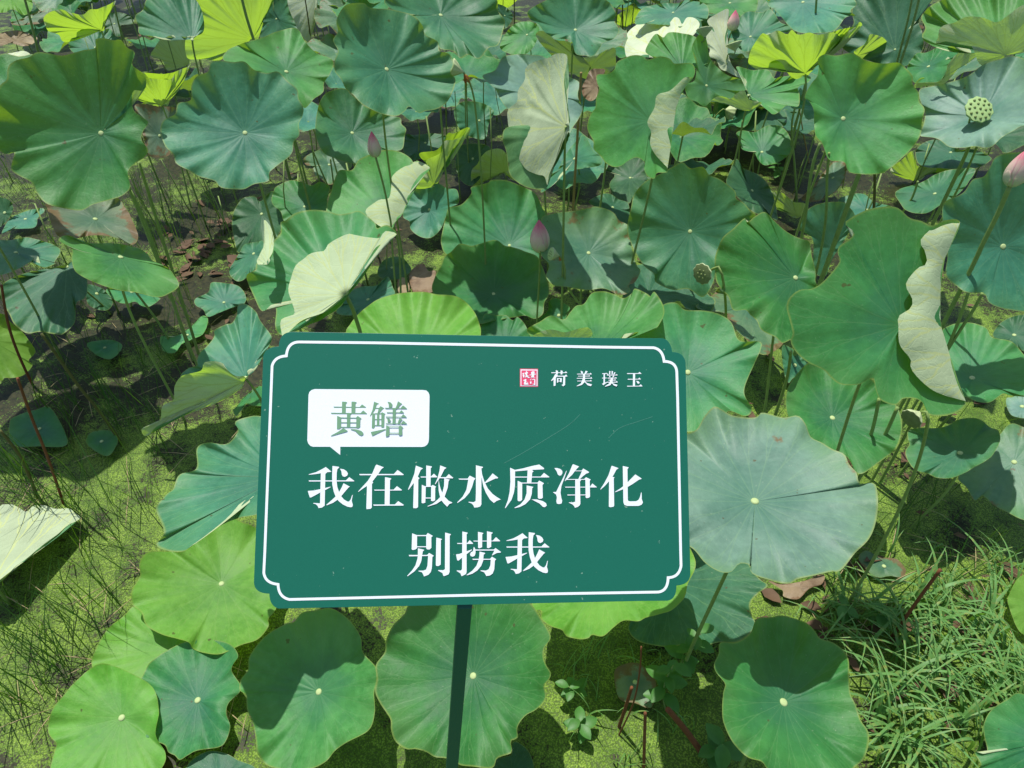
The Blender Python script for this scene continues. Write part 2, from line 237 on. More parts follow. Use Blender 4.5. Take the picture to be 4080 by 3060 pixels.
# ------------------------------------------------------------------ lotus leaves, nearest first
# crop | colour | diameter m | flags | hub | outline | label      ('+' adds a second face of the same cupped leaf, '~' a folded-over flap)
LEAVES = '''
F|r|.36|uw|-60,520|-200,100 -60,20 60,0 110,15 165,45 210,10 280,5 350,25 430,25 480,60 505,90 430,130 360,190 270,255 180,330 100,390 0,475 -150,540 -260,350|pale upturned lotus leaf showing its cream underside at the left edge beside the rushes
H|g|.38||2350,1500|2212,1195 2100,1230 2000,1300 1960,1380 1960,1450 1980,1540 1965,1570 1900,1560 1940,1640 1900,1700 2150,1800 2400,1800 2500,1400|dark green lotus leaf cut off by the bottom right corner beside the grass
H|y|.30||2300,640|2240,440 2170,470 2110,590 2120,650 2160,760 2212,820 2350,850 2450,650 2350,480|bright yellow-green lotus leaf just entering at the right edge above the grass
G|g|.46|c|862,1080|430,690 450,640 520,600 700,540 900,520 1100,540 1220,620 1290,720 1350,830 1310,900 1305,960 1320,1010 1350,1060 1340,1100 1310,1140 1320,1220 1260,1290 1190,1330 1140,1400 1140,1470 1100,1490 1105,1560 1060,1580 1010,1600 980,1660 860,1650 780,1640 700,1600 620,1590 570,1560 500,1540 440,1540 370,1490 345,1420 340,1350 280,1260 245,1180 255,1100 250,1010 305,930 310,860 350,770|large green lotus leaf directly behind the sign post, its upper half in jagged shadow
F|m|.42|c|2008,1180|2090,655 2190,720 2270,830 2285,930 2367,1025 2372,1110 2355,1190 2362,1310 2320,1420 2180,1500 2110,1550 2050,1620 1950,1665 1800,1670 1680,1640 1620,1560 1610,1480 1590,1370 1555,1290 1550,1200 1510,1170 1515,1100 1560,1040 1570,960 1640,860 1710,800 1800,750 1850,740 1900,680 1990,665|smooth green lotus leaf below the lower left corner of the sign, left of the post
F|g|.34||1245,1233|1050,920 1180,860 1330,850 1450,880 1500,950 1470,1000 1460,1050 1510,1130 1510,1180 1440,1250 1425,1320 1450,1400 1420,1490 1370,1530 1240,1550 1180,1580 1130,1608 1100,1580 1060,1560 1030,1510 900,1470 840,1400 810,1320 815,1220 850,1130 890,1090 920,1030 950,990|green cupped lotus leaf with a scalloped shadow over its top, lying on two yellower leaves
D|b|.50||1760,1420|1640,1040 1560,1045 1480,1080 1500,1130 1450,1195 1400,1215 1310,1205 1240,1240 1235,1370 1130,1410 1090,1500 1050,1530 990,1600 985,1640 1030,1750 1028,1800 985,1855 1050,1886 1150,1890 1200,1858 1290,1790 1400,1722 1500,1682 1640,1655 1900,1600 2050,1450 2000,1200 1800,1080|blue-green lotus leaf half hidden behind the sign's left edge, front rim curled under
F|y|.40|c|1395,500|1165,290 1230,180 1300,110 1390,60 1460,75 1525,110 1600,140 1760,250 1800,450 1740,650 1690,720 1690,770 1620,850 1510,890 1390,940 1290,935 1215,910 1190,870 1110,845 1000,810 920,760 890,680 835,630 830,540 880,450 875,370 925,305 1040,295|bright yellow-green sunlit lotus leaf touching the lower left corner of the sign
G|y|.46||1700,420|1230,630 1290,670 1290,720 1340,760 1420,790 1450,830 1530,850 1590,840 1610,820 1680,830 1750,770 1810,730 1900,735 1950,710 2040,690 2110,670 2180,600 2200,560 2212,500 2260,350 2100,150 1700,100 1350,300|bright lotus leaf whose lit rim sticks out under the lower right of the sign
F|y|.32||1080,920|840,640 780,700 690,770 640,840 600,910 575,990 600,1090 630,1160 700,1210 760,1260 808,1310 840,1200 1000,1150 1150,1050 1200,900 1100,750 950,650|yellowing lotus leaf with orange edge, wedged between the bright leaf and the cupped one
F|y|.38||767,1343|560,1040 480,1110 400,1200 340,1270 310,1350 305,1440 350,1500 350,1530 330,1600 330,1700 500,1800 800,1780 950,1730 1030,1640 1040,1560 980,1450 1000,1300 960,1150 800,1050 650,1000|flat yellow-green lotus leaf with small dark holes in the bottom left corner
E|k|.57||517,1577|-250,1300 -200,1180 60,1150 150,1120 200,1040 260,980 310,1000 380,1040 520,1045 560,1015 620,1030 700,1050 790,1035 840,1090 870,1170 940,1210 1010,1250 1080,1280 1110,1340 1160,1390 1180,1460 1270,1460 1290,1550 1290,1640 1270,1740 1230,1820 1150,1900 1060,2010 1000,2020 920,2040 790,2060 740,2090 640,2080 500,2030 490,1980 420,1970 370,2020 300,2020 200,1960 110,1860 -50,1800 -200,1600|largest grey-blue lotus leaf, right against the right edge of the sign
H|g|.36|c|697,1247|300,870 400,870 490,810 530,720 620,710 700,700 830,740 890,790 930,840 1010,870 1080,930 1110,990 1110,1080 1120,1190 1150,1260 1180,1350 1230,1430 1230,1530 1200,1610 1150,1650 1080,1720 900,1760 700,1720 600,1670 560,1620 470,1590 390,1510 330,1400 310,1320 320,1180 330,1130 270,1050 262,1000 290,940|green lotus leaf beside the grass at bottom right, dark shadow filling its upper half
H|d|.42||-30,480|60,200 200,150 420,300 540,460 600,510 540,560 490,620 500,700 525,760 480,820 400,870 290,870 210,890 190,870 140,855 80,880 -57,895 -217,860 -277,790 -250,700 -150,500 -20,350|shaded dark green lotus leaf below the lower right corner of the sign
M|y|.40||480,1200|60,990 90,930 150,860 210,810 270,775 370,745 470,735 560,730 640,745 750,760 820,800 870,860 900,930 910,1000 880,1150 600,1250 300,1220 100,1120|yellow lotus leaf with orange rim rising like a fan above the sign's top edge
M|m|.42||1650,1100|1200,970 1280,920 1350,880 1430,905 1470,860 1510,820 1560,810 1610,740 1680,725 1760,750 1810,770 1860,740 1880,710 1950,740 1980,760 2000,730 2040,780 2065,850 2040,920 2000,970 1900,980 1800,1010 1700,1150 1500,1200 1300,1150 1230,1020|pale green wavy lotus leaf just above the top right of the sign
+v|.985|1450,1060|1255,995 1350,968 1440,985 1530,962 1590,958 1608,1010 1500,1060 1255,1030
M|g|.30||1060,1080|905,1000 920,910 940,870 1020,880 1070,880 1110,910 1145,890 1200,960 1215,1050 1050,1150 900,1100|small green lotus leaf peeping over the middle of the sign's top edge
E|g|.46||95,765|-60,340 20,325 80,370 200,375 300,400 370,450 420,560 550,570 555,620 520,700 450,880 500,990 460,1040 350,1010 300,1100 100,1140 -150,1100 -300,900 -280,600 -150,420|green lotus leaf with its hub just right of the sign's upper right corner
E|g|.56|c|1440,470|1040,20 1050,70 950,190 870,240 800,245 740,290 720,350 735,420 755,520 740,570 780,640 850,700 950,750 1000,800 1060,840 1170,840 1260,800 1280,870 1310,940 1400,970 1450,930 1530,930 1580,960 1620,1030 1720,1035 1800,1010 1850,960 1845,945 1780,770 1740,640 1705,520 1690,470 1685,350 1690,200 1710,60 1735,0 1810,-180 1720,-195 1640,-160 1570,-190 1490,-210 1400,-275 1260,-270 1170,-235 1110,-200 1085,-170 1140,-120 1120,-80 1050,-30|big green lotus leaf with a long cream flap folded over its right side
~|1845,945 1780,770 1740,640 1705,520 1690,470 1685,350 1690,200 1710,60 1735,0 1810,-180|1843,945 1640,880 1510,750 1500,680 1425,590 1420,470 1425,410 1500,360 1510,300 1465,210 1540,110 1600,80 1590,0 1560,-65 1640,-150 1720,-195 1800,-185
E|g|.48||773,170|580,-245 640,-190 720,-120 800,-80 860,-60 870,-20 880,50 900,130 900,200 930,300 860,450 800,540 755,570 740,560 690,580 650,545 560,500 530,440 490,400 460,370 380,370 350,290 300,230 270,170 265,50 290,-30 320,-90 380,-140 450,-205 470,-180 520,-220|creased green lotus leaf with a red-brown scar, overlapping the leaf with the cream flap
M|g|.36||55,740|-565,622 -510,592 -500,552 -455,537 -410,487 -400,417 -350,362 -350,292 -325,287 -265,237 -205,220 -135,214 -55,222 15,242 85,237 140,225 185,247 245,297 255,330 325,312 380,367 310,420 220,560 120,700 -20,860 -217,960 -342,1004 -387,944 -377,854 -400,810 -467,854 -517,764 -557,674|large folded lotus leaf above the sign, its pale veined front half turned up
+u|.955|58,748|380,367 345,352 300,352 280,392 220,390 115,372 75,367 5,397 -55,437 -70,472 -105,477 -165,487 -205,522 -255,567 -285,642 -302,724 -277,804 -267,874 -347,904 -342,994 -327,1009 -217,914 -67,854 13,794 58,750 100,690 180,560 250,450 310,420
+u|.97|-430,560|-455,282 -435,292 -410,332 -395,397 -405,492 -470,560 -500,540 -470,470 -458,442 -455,342
M|g|.42|c|990,745|780,430 850,440 900,430 1000,405 1060,440 1110,450 1250,500 1290,560 1330,660 1340,740 1310,800 1300,870 1250,900 1190,880 1130,890 1000,910 900,930 750,880 610,740 620,640 660,560 680,510 720,480|round green lotus leaf left of the pink bud above the sign
M|g|.32||1400,880|1270,920 1330,850 1340,790 1390,770 1430,800 1470,830 1450,880 1440,960 1350,960|small green leaf edge beside the bud stalk, under the reddish leaf
B|m|.52||340,1380|590,1055 510,1010 490,1030 470,1000 420,965 350,945 270,950 150,1000 100,1070 20,1070 -10,1130 -30,1200 -60,1290 -50,1400 100,1500 330,1450 370,1400 420,1340 470,1240 540,1120|green lotus leaf behind the small bud stalk with a pale veined flap on its right
~|330,1450 370,1400 420,1340 470,1240 540,1120 590,1055|320,1448 240,1400 185,1330 260,1260 330,1250 345,1180 350,1110 430,1050 510,1012 580,1048
N|g|.36||993,708|600,510 640,450 780,380 850,375 930,395 1000,410 1080,440 1180,395 1260,420 1310,460 1280,600 1260,750 1150,850 900,880 740,890 690,770 600,690 575,620|small green lotus leaf behind the folded leaf, left of the bud stalk
A|b|.56|c|1543,838|1205,540 1240,480 1310,450 1330,390 1400,380 1470,390 1540,390 1600,440 1680,460 1750,450 1810,510 1870,560 1880,620 1910,680 1905,730 1880,780 1885,850 1850,890 1840,960 1790,1010 1700,1080 1690,1140 1600,1160 1540,1190 1480,1190 1390,1180 1350,1140 1250,1110 1200,1080 1110,1030 1090,970 1040,920 1010,830 1030,760 1100,720 1120,650 1200,630|round blue-green lotus leaf with frilled rim, second from the left in the upper row
A|g|.64|c|637,840|0,540 40,500 50,420 100,380 180,360 230,330 300,335 380,350 440,340 530,315 600,300 600,245 660,240 720,255 760,250 800,300 850,330 830,400 870,440 910,470 920,540 890,570 840,570 830,640 845,700 900,740 935,770 900,830 890,880 930,940 910,990 850,1030 805,1080 820,1180 770,1230 720,1250 650,1270 580,1290 510,1325 400,1310 290,1280 230,1210 200,1150 110,1100 70,1060 90,960 40,970 0,950 -60,850 -80,700|largest lotus leaf at the upper left, green with a bluish crease down its right side
D|y|.36||-60,560|-150,500 -50,400 30,400 60,440 150,520 220,620 215,650 180,690 205,720 150,780 80,800 30,800 0,815 -120,750|light green wavy lotus leaf at the left edge above the red stalk
D|m|.44||760,40|375,-60 385,-90 440,-95 560,-50 700,-50 830,-30 920,10 960,60 1060,110 1125,200 1110,240 1040,280 990,290 930,280 850,260 770,250 680,230 620,210 520,160 470,120 450,50 455,0 430,-30|pale green lotus leaf with pinkish rim and curled left tip, above the rushes
D|b|.38||1545,800|1240,690 1260,640 1300,600 1350,540 1350,500 1420,460 1460,450 1490,400 1500,340 1550,335 1610,380 1640,440 1700,520 1710,560 1680,620 1640,690 1600,740 1545,800 1500,860 1400,860 1300,860 1140,800 1180,740 1240,720|folded lotus leaf left of the sign's upper left corner, blue above and yellow-green below
+v|.97|1530,825|1290,700 1400,705 1430,760 1500,790 1545,788 1535,840 1500,880 1400,940 1250,1000 1100,1060 1010,1090 960,1130 950,1150 910,1165 890,1120 950,1100 1010,1075 1020,980 1090,940 1100,850 1140,790 1200,770 1270,750
D|g|.28||1600,870|1465,1000 1480,990 1560,900 1640,850 1700,900 1680,970 1600,975 1540,965 1490,1040|small green leaf edge against the left border of the sign
C|m|.52|c|1073,748|915,370 960,340 1030,350 1130,335 1200,370 1250,390 1330,400 1420,395 1470,430 1510,480 1510,530 1550,580 1555,640 1585,690 1570,760 1560,850 1510,930 1450,990 1370,1060 1300,1095 1180,1095 1110,1080 1080,1020 990,1010 960,950 940,900 900,850 890,770 890,700 860,640 830,610 870,530 910,480 920,420|round green lotus leaf with off-centre hub, left of the leaf that carries the seed pod
C|b|.52|c|2078,1553|2040,985 2000,1050 1960,1110 1890,1130 1840,1200 1800,1230 1710,1280 1700,1400 1730,1600 1720,1730 1790,1800 1850,1840 1960,1850 2000,1910 2120,1950 2300,1940 2450,1700 2450,1300 2300,1000 2150,960|large blue-green lotus leaf behind the pink bud at the right edge
E|g|.42||1885,800|1705,490 1850,450 1970,480 2010,540 2130,570 2212,650 2330,740 2300,900 2140,910 2080,900 2000,950 1920,950 1850,920 1700,900 1600,800 1600,650|blue-green lotus leaf right of the cream flap with a leaf shadow across its top
E|b|.34||1810,1273|1500,1120 1700,1110 1800,1060 1890,1050 1950,1070 2000,1110 2050,1130 2060,1200 2000,1300 1900,1360 1790,1420 1680,1430 1600,1400 1530,1380 1480,1320 1465,1260 1490,1220 1480,1180|oval blue-green lotus leaf over the duckweed, left of the torn leaf
E|B|.40||2150,1330|1900,1210 2040,1170 2120,1090 2212,1110 2400,1200 2450,1500 2300,1700 2200,1690 2100,1640 2020,1600 1950,1540 1900,1570 1850,1490 1800,1440 1810,1400 1880,1330 1890,1260|torn blue-green lotus leaf with brown rotted patch at the right edge
E|g|.46|c|1005,1052|870,700 770,790 720,880 715,1000 760,1100 850,1200 980,1260 1100,1300 1150,1390 1200,1400 1300,1330 1400,1250 1440,1150 1440,1050 1400,960 1300,850 1200,780 1000,740|yellow-green lotus leaf with a dark blue funnel, under the leaf with the cream flap
E|k|.36||2200,980|2100,930 2140,920 2212,900 2330,950 2300,1050 2160,1045 2110,1000|small grey-blue leaf tip at the right edge above the torn leaf
C|p|.46||213,540|170,215 210,240 235,360 290,430 360,480 440,495 465,510 470,560 400,590 370,620 290,605 240,640 200,670 150,640 100,620 80,560 90,530 140,500 150,380 120,300|green pointed lotus leaf below the white folded leaf at upper right
B|m|.50|c|1975,760|1640,470 1700,465 1750,440 1770,390 1850,350 1920,350 1960,375 2040,355 2100,370 2130,400 2212,395 2240,400 2260,440 2247,490 2177,580 2137,700 2117,840 2100,960 2085,1060 2080,1085 2020,1090 2005,1125 1960,1110 1935,1060 1940,1020 1890,990 1840,1010 1790,1045 1740,1050 1690,1020 1670,990 1620,940 1620,890 1580,810 1600,720 1630,680 1635,620 1655,560 1640,520|green lotus leaf with narrow pale right-hand flap, beside the curled dry leaf
~|2247,485 2177,580 2137,700 2117,840 2100,960 2085,1060|2230,488 2190,490 2100,570 2020,600 2000,680 1960,770 1980,830 1975,900 2000,960 2040,1010 2080,1050
B|r|.46|uw|1450,800|1440,340 1380,340 1330,365 1240,390 1190,430 1185,500 1145,570 1140,640 1085,690 1080,760 1095,850 1130,940 1160,1020 1200,1070 1270,1100 1310,1110 1325,1165 1340,1090 1390,980 1430,890 1467,805 1450,650 1435,500 1455,370|upright lotus leaf folded shut, pale veined underside facing the viewer on a bent stalk
+t|1.04|1440,850|1080,800 1050,880 1070,950 1085,1080 1130,1140 1220,1185 1320,1185 1345,1100 1400,1000 1465,830 1300,790
C|p|.48|u|835,462|480,360 500,300 560,215 600,220 660,195 720,215 750,185 790,215 860,205 910,220 1000,205 1060,215 1150,170 1180,140 1190,165 1120,215 1050,250 1000,310 960,360 910,410 850,468 740,475 690,400 640,380 590,410 540,435 480,400|backlit lime-green lotus leaf cup seen from below at upper right
+t|1.03|835,440|1000,208 1040,190 1100,180 1150,168 1180,140 1190,165 1120,215 1060,218
C|m|.40||480,600|400,420 500,440 600,440 640,490 700,480 860,480 850,520 790,550 800,600 790,670 720,665 660,710 620,715 580,660 540,640 490,620 470,560 465,510|fresh green lotus leaf with a blue streak, between the lime cup and the pointed leaf
+v|.985|492,690|240,640 290,605 370,620 400,590 450,570 480,625 540,640 560,650 500,692 430,692 350,660 300,640
C|q|.36|uw|340,400|225,120 290,80 345,55 355,80 345,170 330,240 350,340 380,420 450,490 400,480 340,450 300,430 270,370 225,360 235,310 215,260 215,200 255,180 225,150|white sunlit folded lotus leaf standing upright beside the distant bud
C|m|.42||60,430|-170,310 -110,215 -60,235 -20,205 100,215 170,250 215,300 220,400 150,430 80,440 0,440 -40,375 -100,360 -150,345|fresh green lotus leaf in front of the white sunlit leaf
C|q|.46|uw|-60,370|-300,260 -280,200 -220,150 -150,110 -65,100 -30,150 10,108 40,115 60,150 90,110 140,115 170,150 150,200 90,250 -10,260 -60,270 -110,280 -160,320 -160,370 -200,350 -280,365 -300,320|brilliant white sunlit lotus leaf with scalloped rim near the top
C|m|.50||2060,330|1620,40 1700,0 1900,-60 2100,-60 2280,-20 2300,80 2200,180 2050,260 1900,260 1700,300 1600,270 1570,230 1590,170 1565,110 1600,60|lotus leaf cup in the top right corner, blue-green inside and lime outside
+v|.97|2095,345|1655,275 1670,235 1690,170 1780,140 1850,105 1950,110 2040,140 2120,90 2212,30 2400,0 2350,250 2212,330 2110,348 2000,412 1930,400 1880,290 1800,275 1720,260
C|g|.40||1610,420|1475,430 1530,340 1600,330 1700,280 1800,260 1870,290 1890,320 1810,340 1740,400 1720,460 1680,510 1620,520 1560,520 1520,520 1500,470|green lotus leaf with rolled lime rim above the grey leaf with the seed pod
+v|.985|1660,510|1520,540 1560,490 1620,500 1650,520 1710,490 1725,440 1760,370 1830,315 1925,335 1870,390 1800,430 1750,490 1700,530 1600,540 1540,555
C|k|.56|c|1950,730|1560,560 1700,530 1850,480 1950,410 2060,370 2140,350 2250,400 2400,600 2350,780 2212,790 2150,820 2080,860 2000,930 1900,920 1830,930 1740,925 1680,880 1600,860 1555,850 1580,780 1590,690 1560,640|grey-blue lotus leaf behind the flat-faced seed pod
C|p|.34|u|1540,1130|1370,1070 1450,1000 1510,950 1530,1010 1550,1050 1640,1050 1660,1075 1600,1100 1550,1135 1450,1120|lime-green backlit leaf cup under the round leaf at right
+t|1.02|1600,1100|1550,1040 1700,1010 1850,1010 1930,1000 1940,1040 1850,1060 1700,1080 1660,1085 1640,1050
C|b|.58|c|110,1458|-240,1220 -170,1140 -70,1090 0,1050 60,1020 110,1060 190,1050 230,1100 300,1130 390,1200 400,1250 450,1280 500,1340 540,1380 450,1500 300,1650 250,1790 190,1870 100,1820 0,1825 -107,1776 -117,1726 -187,1666 -257,1546 -285,1436 -260,1300|large blue-green lotus leaf right of centre, banded by diagonal shadows
M|B|.48|c|1588,488|1290,270 1350,240 1500,220 1640,195 1740,230 1780,280 1840,320 1860,440 1890,560 1915,600 1880,670 1840,690 1850,730 1780,750 1680,710 1580,720 1450,700 1370,690 1320,640 1340,560 1290,500 1270,400|dull green lotus leaf with reddish rotting rim, right of the pink bud
M|g|.50|c|1090,440|665,360 690,260 710,200 790,180 850,110 850,70 950,45 980,25 1090,35 1200,80 1260,120 1300,210 1330,240 1290,300 1300,400 1280,520 1150,560 1000,560 850,520 700,500 660,430|wide green lotus leaf with brown specks behind the round leaf and the pink bud
B|p|.44|u|612,1160|500,1185 540,1120 590,1055 565,1010 660,960 680,890 740,880 800,850 835,800 835,840 760,910 710,970 680,1060 640,1150 610,1178|narrow lime-green leaf cup on a slim stalk beside the pale-flapped leaf
+t|1.02|620,1080|530,990 530,960 640,940 700,840 740,840 830,800 800,852 740,882 680,892 660,955 568,1008
M|b|.36|c|585,215|470,90 560,60 640,50 700,80 760,90 770,170 720,200 690,260 660,330 600,390 530,385 470,340 460,290 420,260 430,200 460,150|small round lotus leaf above the withered brown leaf
A|m|.48||1803,453|1405,375 1430,320 1530,270 1640,240 1740,200 1830,175 1880,190 1920,260 1990,330 2095,380 2080,460 2040,520 2035,580 1980,620 1920,680 1890,640 1830,600 1750,560 1600,500 1500,430|green lotus leaf drooping to the right, tucked behind the frilled blue-green leaf
B|b|.58|c|317,438|0,130 40,50 90,20 170,20 210,50 300,55 400,70 490,100 540,160 560,220 640,260 650,320 710,340 740,400 720,460 750,500 735,570 690,650 620,690 560,700 520,710 460,670 430,700 380,730 300,720 240,700 170,660 110,600 60,560 30,500 -10,450 -10,380 10,320 -20,250 10,200|big blue-green lotus leaf top centre-left with a brownish lower left rim
A|b|.40||1210,250|850,100 900,60 920,0 980,-50 1160,-50 1260,40 1280,200 1170,230 1090,220 1010,250 980,230 880,215 870,160|blue-green lotus leaf half hidden by the pale leaf at the top left
A|p|.50|u|1590,250|1185,370 1165,300 1170,200 1160,80 1160,0 1170,-80 1700,-60 1690,30 1660,100 1650,170 1620,240 1560,268 1480,300 1420,340 1380,380 1260,370|large pale translucent lotus leaf underside at the top, stalk crossing it
A|p|.36|u|1175,410|950,340 980,290 1000,260 1040,210 1100,200 1170,230 1200,300 1190,400 1160,420 1090,440 1050,440 1020,380 960,360|small lime-green backlit leaf below the large pale underside
A|p|.40|u|640,190|275,110 310,80 380,60 450,80 520,90 570,60 620,55 690,25 730,5 690,80 660,140 645,197 540,180 490,200 450,240 430,265 390,255 370,220 310,200 285,160|lime-green backlit lotus leaf near the top left corner
A|p|.34|u|1020,662|840,600 850,480 900,455 940,490 1010,500 1080,495 1110,450 1180,420 1200,400 1160,500 1130,560 1060,640 1020,668 920,650|small olive leaf cup on a stalk between the two largest left leaves
+t|1.02|1020,560|905,458 1000,465 1080,460 1112,450 1080,493 1010,498 940,490
A|b|.40||600,300|435,300 450,240 540,180 620,195 690,180 720,220 760,250 740,300 640,340 500,345|blue-green leaf top showing above the largest left leaf
A|y|.42||60,-30|-60,60 0,-40 150,-60 200,0 200,60 150,95 80,60 20,80|yellow mottled leaf cut off by the top left corner
A|q|.36|uw|-60,480|-60,400 0,350 90,330 150,320 190,345 130,370 60,400 45,450 50,510 0,525 -80,500|white sunlit leaf fragment at the left edge above the largest left leaf
A|o|.36||1005,855|850,660 950,660 1110,680 1130,720 1080,780 1060,860 1070,970 990,990 930,970 900,850 870,750|dull grey lotus leaf in the gap between the two large left leaves
A|o|.40||600,1380|300,1320 300,1280 500,1250 720,1240 790,1310 830,1380 870,1490 830,1540 740,1500 600,1480 480,1500 370,1490 320,1400|old grey-green lotus leaf with rusty streaks under the largest left leaf
A|b|.38||100,1590|-80,1530 70,1510 170,1495 280,1520 380,1570 345,1650 350,1660 270,1680 235,1610 190,1650 100,1700 0,1730 -80,1700|grey-green wavy lotus leaf at the left edge above the drooping leaf
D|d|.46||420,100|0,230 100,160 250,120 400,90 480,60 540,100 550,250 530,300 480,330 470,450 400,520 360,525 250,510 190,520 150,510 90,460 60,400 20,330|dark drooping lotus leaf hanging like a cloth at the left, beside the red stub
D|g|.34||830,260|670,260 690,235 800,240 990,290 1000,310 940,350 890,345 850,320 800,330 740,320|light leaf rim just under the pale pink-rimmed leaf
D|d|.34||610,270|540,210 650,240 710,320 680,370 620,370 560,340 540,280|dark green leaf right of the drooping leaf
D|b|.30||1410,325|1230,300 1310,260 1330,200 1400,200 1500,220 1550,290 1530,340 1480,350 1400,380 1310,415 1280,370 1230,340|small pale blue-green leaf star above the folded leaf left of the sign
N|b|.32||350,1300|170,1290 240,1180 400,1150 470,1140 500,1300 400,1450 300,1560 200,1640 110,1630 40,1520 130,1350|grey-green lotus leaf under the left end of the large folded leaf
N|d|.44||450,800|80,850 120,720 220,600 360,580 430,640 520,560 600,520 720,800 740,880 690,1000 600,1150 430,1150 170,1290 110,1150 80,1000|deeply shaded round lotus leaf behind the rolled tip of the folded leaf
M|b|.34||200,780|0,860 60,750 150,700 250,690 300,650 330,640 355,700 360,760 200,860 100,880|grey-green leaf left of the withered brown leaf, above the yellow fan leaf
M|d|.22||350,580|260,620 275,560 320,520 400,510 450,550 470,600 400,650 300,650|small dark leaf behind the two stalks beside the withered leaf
B|b|.50|c|657,97|300,10 400,-60 600,-90 850,-80 1000,-20 1020,70 1060,130 1050,190 1020,280 960,300 900,370 830,345 780,365 740,320 660,310 630,270 560,230 520,160 470,90 380,70|light blue-green lotus leaf at the top, above the bent seed pod
B|b|.50|c|1505,190|1210,65 1320,0 1400,-60 1550,-60 1700,0 1760,80 1750,130 1780,190 1750,240 1680,270 1660,300 1620,350 1570,350 1510,340 1490,290 1470,250 1380,240 1310,200 1270,150 1220,120|blue-green lotus leaf with torn brown notch at the top centre
B|t|.16||1638,540|1600,440 1650,432 1692,440 1670,500 1650,540 1645,600 1605,637 1560,612 1545,560 1570,500|dry crinkled yellow and brown leaf curled like a fan, beside a cut stub
B|k|.50||1330,600|920,480 1000,440 1050,360 1150,340 1230,345 1300,355 1400,420 1460,480 1530,520 1520,600 1550,680 1530,740 1490,800 1450,850 1300,850 1150,720 1070,680 1020,600 1000,560|pale blue ragged lotus leaf behind the upright folded leaf
B|b|.50|c|100,838|0,560 60,560 100,600 200,680 300,720 400,740 410,780 440,810 430,860 420,930 380,950 300,960 200,1010 100,1030 0,1000 -80,960 -130,850 -120,700 -80,600|green lotus leaf behind the small pink bud at left of centre
N|B|.36||1300,180|980,100 1100,20 1300,-40 1450,60 1590,170 1500,300 1420,380 1300,430 1180,340 1120,300 1090,200 1010,180|greyish lotus leaf holding a scrap of red-brown debris
B|p|.32|u|1060,1085|850,1080 890,1030 910,990 960,945 1040,940 1080,990 1090,1060 1120,1140 1050,1090 990,1110 930,1140 860,1170|lime-green backlit leaf left of the upright folded leaf's foot
B|b|.36||1500,1000|1290,1190 1350,1100 1400,1060 1440,980 1500,900 1560,850 1620,950 1670,990 1660,1040 1560,1060 1430,1080 1380,1150 1300,1210|pale blue lotus leaf behind the bent stalk
B|p|.28|u|1480,1150|1405,1080 1490,1010 1530,1040 1530,1130 1410,1155|small lime patch of leaf left of the bent stalk's middle
C|g|.36||562,958|400,840 440,820 520,830 600,790 690,800 740,870 745,950 700,1000 650,1025 580,1040 540,1010 510,960 440,940 420,880|small green lotus leaf half in shadow left of the muddy gap at right
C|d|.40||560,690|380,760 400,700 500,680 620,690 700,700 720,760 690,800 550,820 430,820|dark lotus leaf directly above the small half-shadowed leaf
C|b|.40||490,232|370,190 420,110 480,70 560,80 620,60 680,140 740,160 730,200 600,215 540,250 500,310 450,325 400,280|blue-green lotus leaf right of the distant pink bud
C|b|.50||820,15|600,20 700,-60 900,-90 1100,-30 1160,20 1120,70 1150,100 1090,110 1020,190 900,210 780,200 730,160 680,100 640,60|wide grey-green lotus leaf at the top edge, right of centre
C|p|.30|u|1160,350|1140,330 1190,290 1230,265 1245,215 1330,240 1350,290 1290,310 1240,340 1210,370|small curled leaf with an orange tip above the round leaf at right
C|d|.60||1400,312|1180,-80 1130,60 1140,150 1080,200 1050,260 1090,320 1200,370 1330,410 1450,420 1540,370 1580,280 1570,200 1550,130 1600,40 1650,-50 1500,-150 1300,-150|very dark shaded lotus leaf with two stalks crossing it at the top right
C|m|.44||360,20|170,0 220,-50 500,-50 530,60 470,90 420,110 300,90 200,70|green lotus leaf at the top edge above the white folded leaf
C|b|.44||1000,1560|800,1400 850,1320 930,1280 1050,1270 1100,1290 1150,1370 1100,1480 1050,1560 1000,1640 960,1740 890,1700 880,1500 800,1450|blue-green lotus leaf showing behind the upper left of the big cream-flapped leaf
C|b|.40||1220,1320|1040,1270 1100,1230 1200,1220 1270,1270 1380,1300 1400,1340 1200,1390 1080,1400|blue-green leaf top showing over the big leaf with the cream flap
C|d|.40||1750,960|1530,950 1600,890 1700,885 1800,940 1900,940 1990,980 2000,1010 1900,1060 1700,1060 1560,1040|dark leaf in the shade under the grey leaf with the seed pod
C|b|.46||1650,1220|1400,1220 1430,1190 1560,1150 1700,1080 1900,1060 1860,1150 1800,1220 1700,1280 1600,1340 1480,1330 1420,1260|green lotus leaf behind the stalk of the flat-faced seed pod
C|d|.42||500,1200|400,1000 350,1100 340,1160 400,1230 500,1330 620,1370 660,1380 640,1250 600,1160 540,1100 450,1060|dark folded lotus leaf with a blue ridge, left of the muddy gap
C|p|.30|u|785,1360|590,1185 640,1210 700,1220 760,1270 830,1280 830,1330 790,1372 740,1360 680,1310 620,1300|olive leaf cup right of the dark folded leaf
C|o|.40||1010,1120|1010,1020 1080,1020 1090,1090 1050,1180 960,1250 880,1270 810,1250 900,1150|faded olive leaf under the round leaf with off-centre hub
E|B|.44||480,350|150,340 250,280 300,230 400,250 600,350 700,500 690,590 600,650 540,640 470,560 400,500 330,400 270,380 180,370|dull green lotus leaf with a brown nick below the creased leaf
E|b|.34||770,720|690,600 760,620 850,700 840,760 760,800 730,830 700,760|small bluish leaf beside the stalk in the dark gap right of the sign
E|d|.40||2150,530|2040,480 2100,430 2212,400 2350,450 2350,650 2212,630 2120,570 2020,540|dark bluish leaf at the right edge between two larger leaves
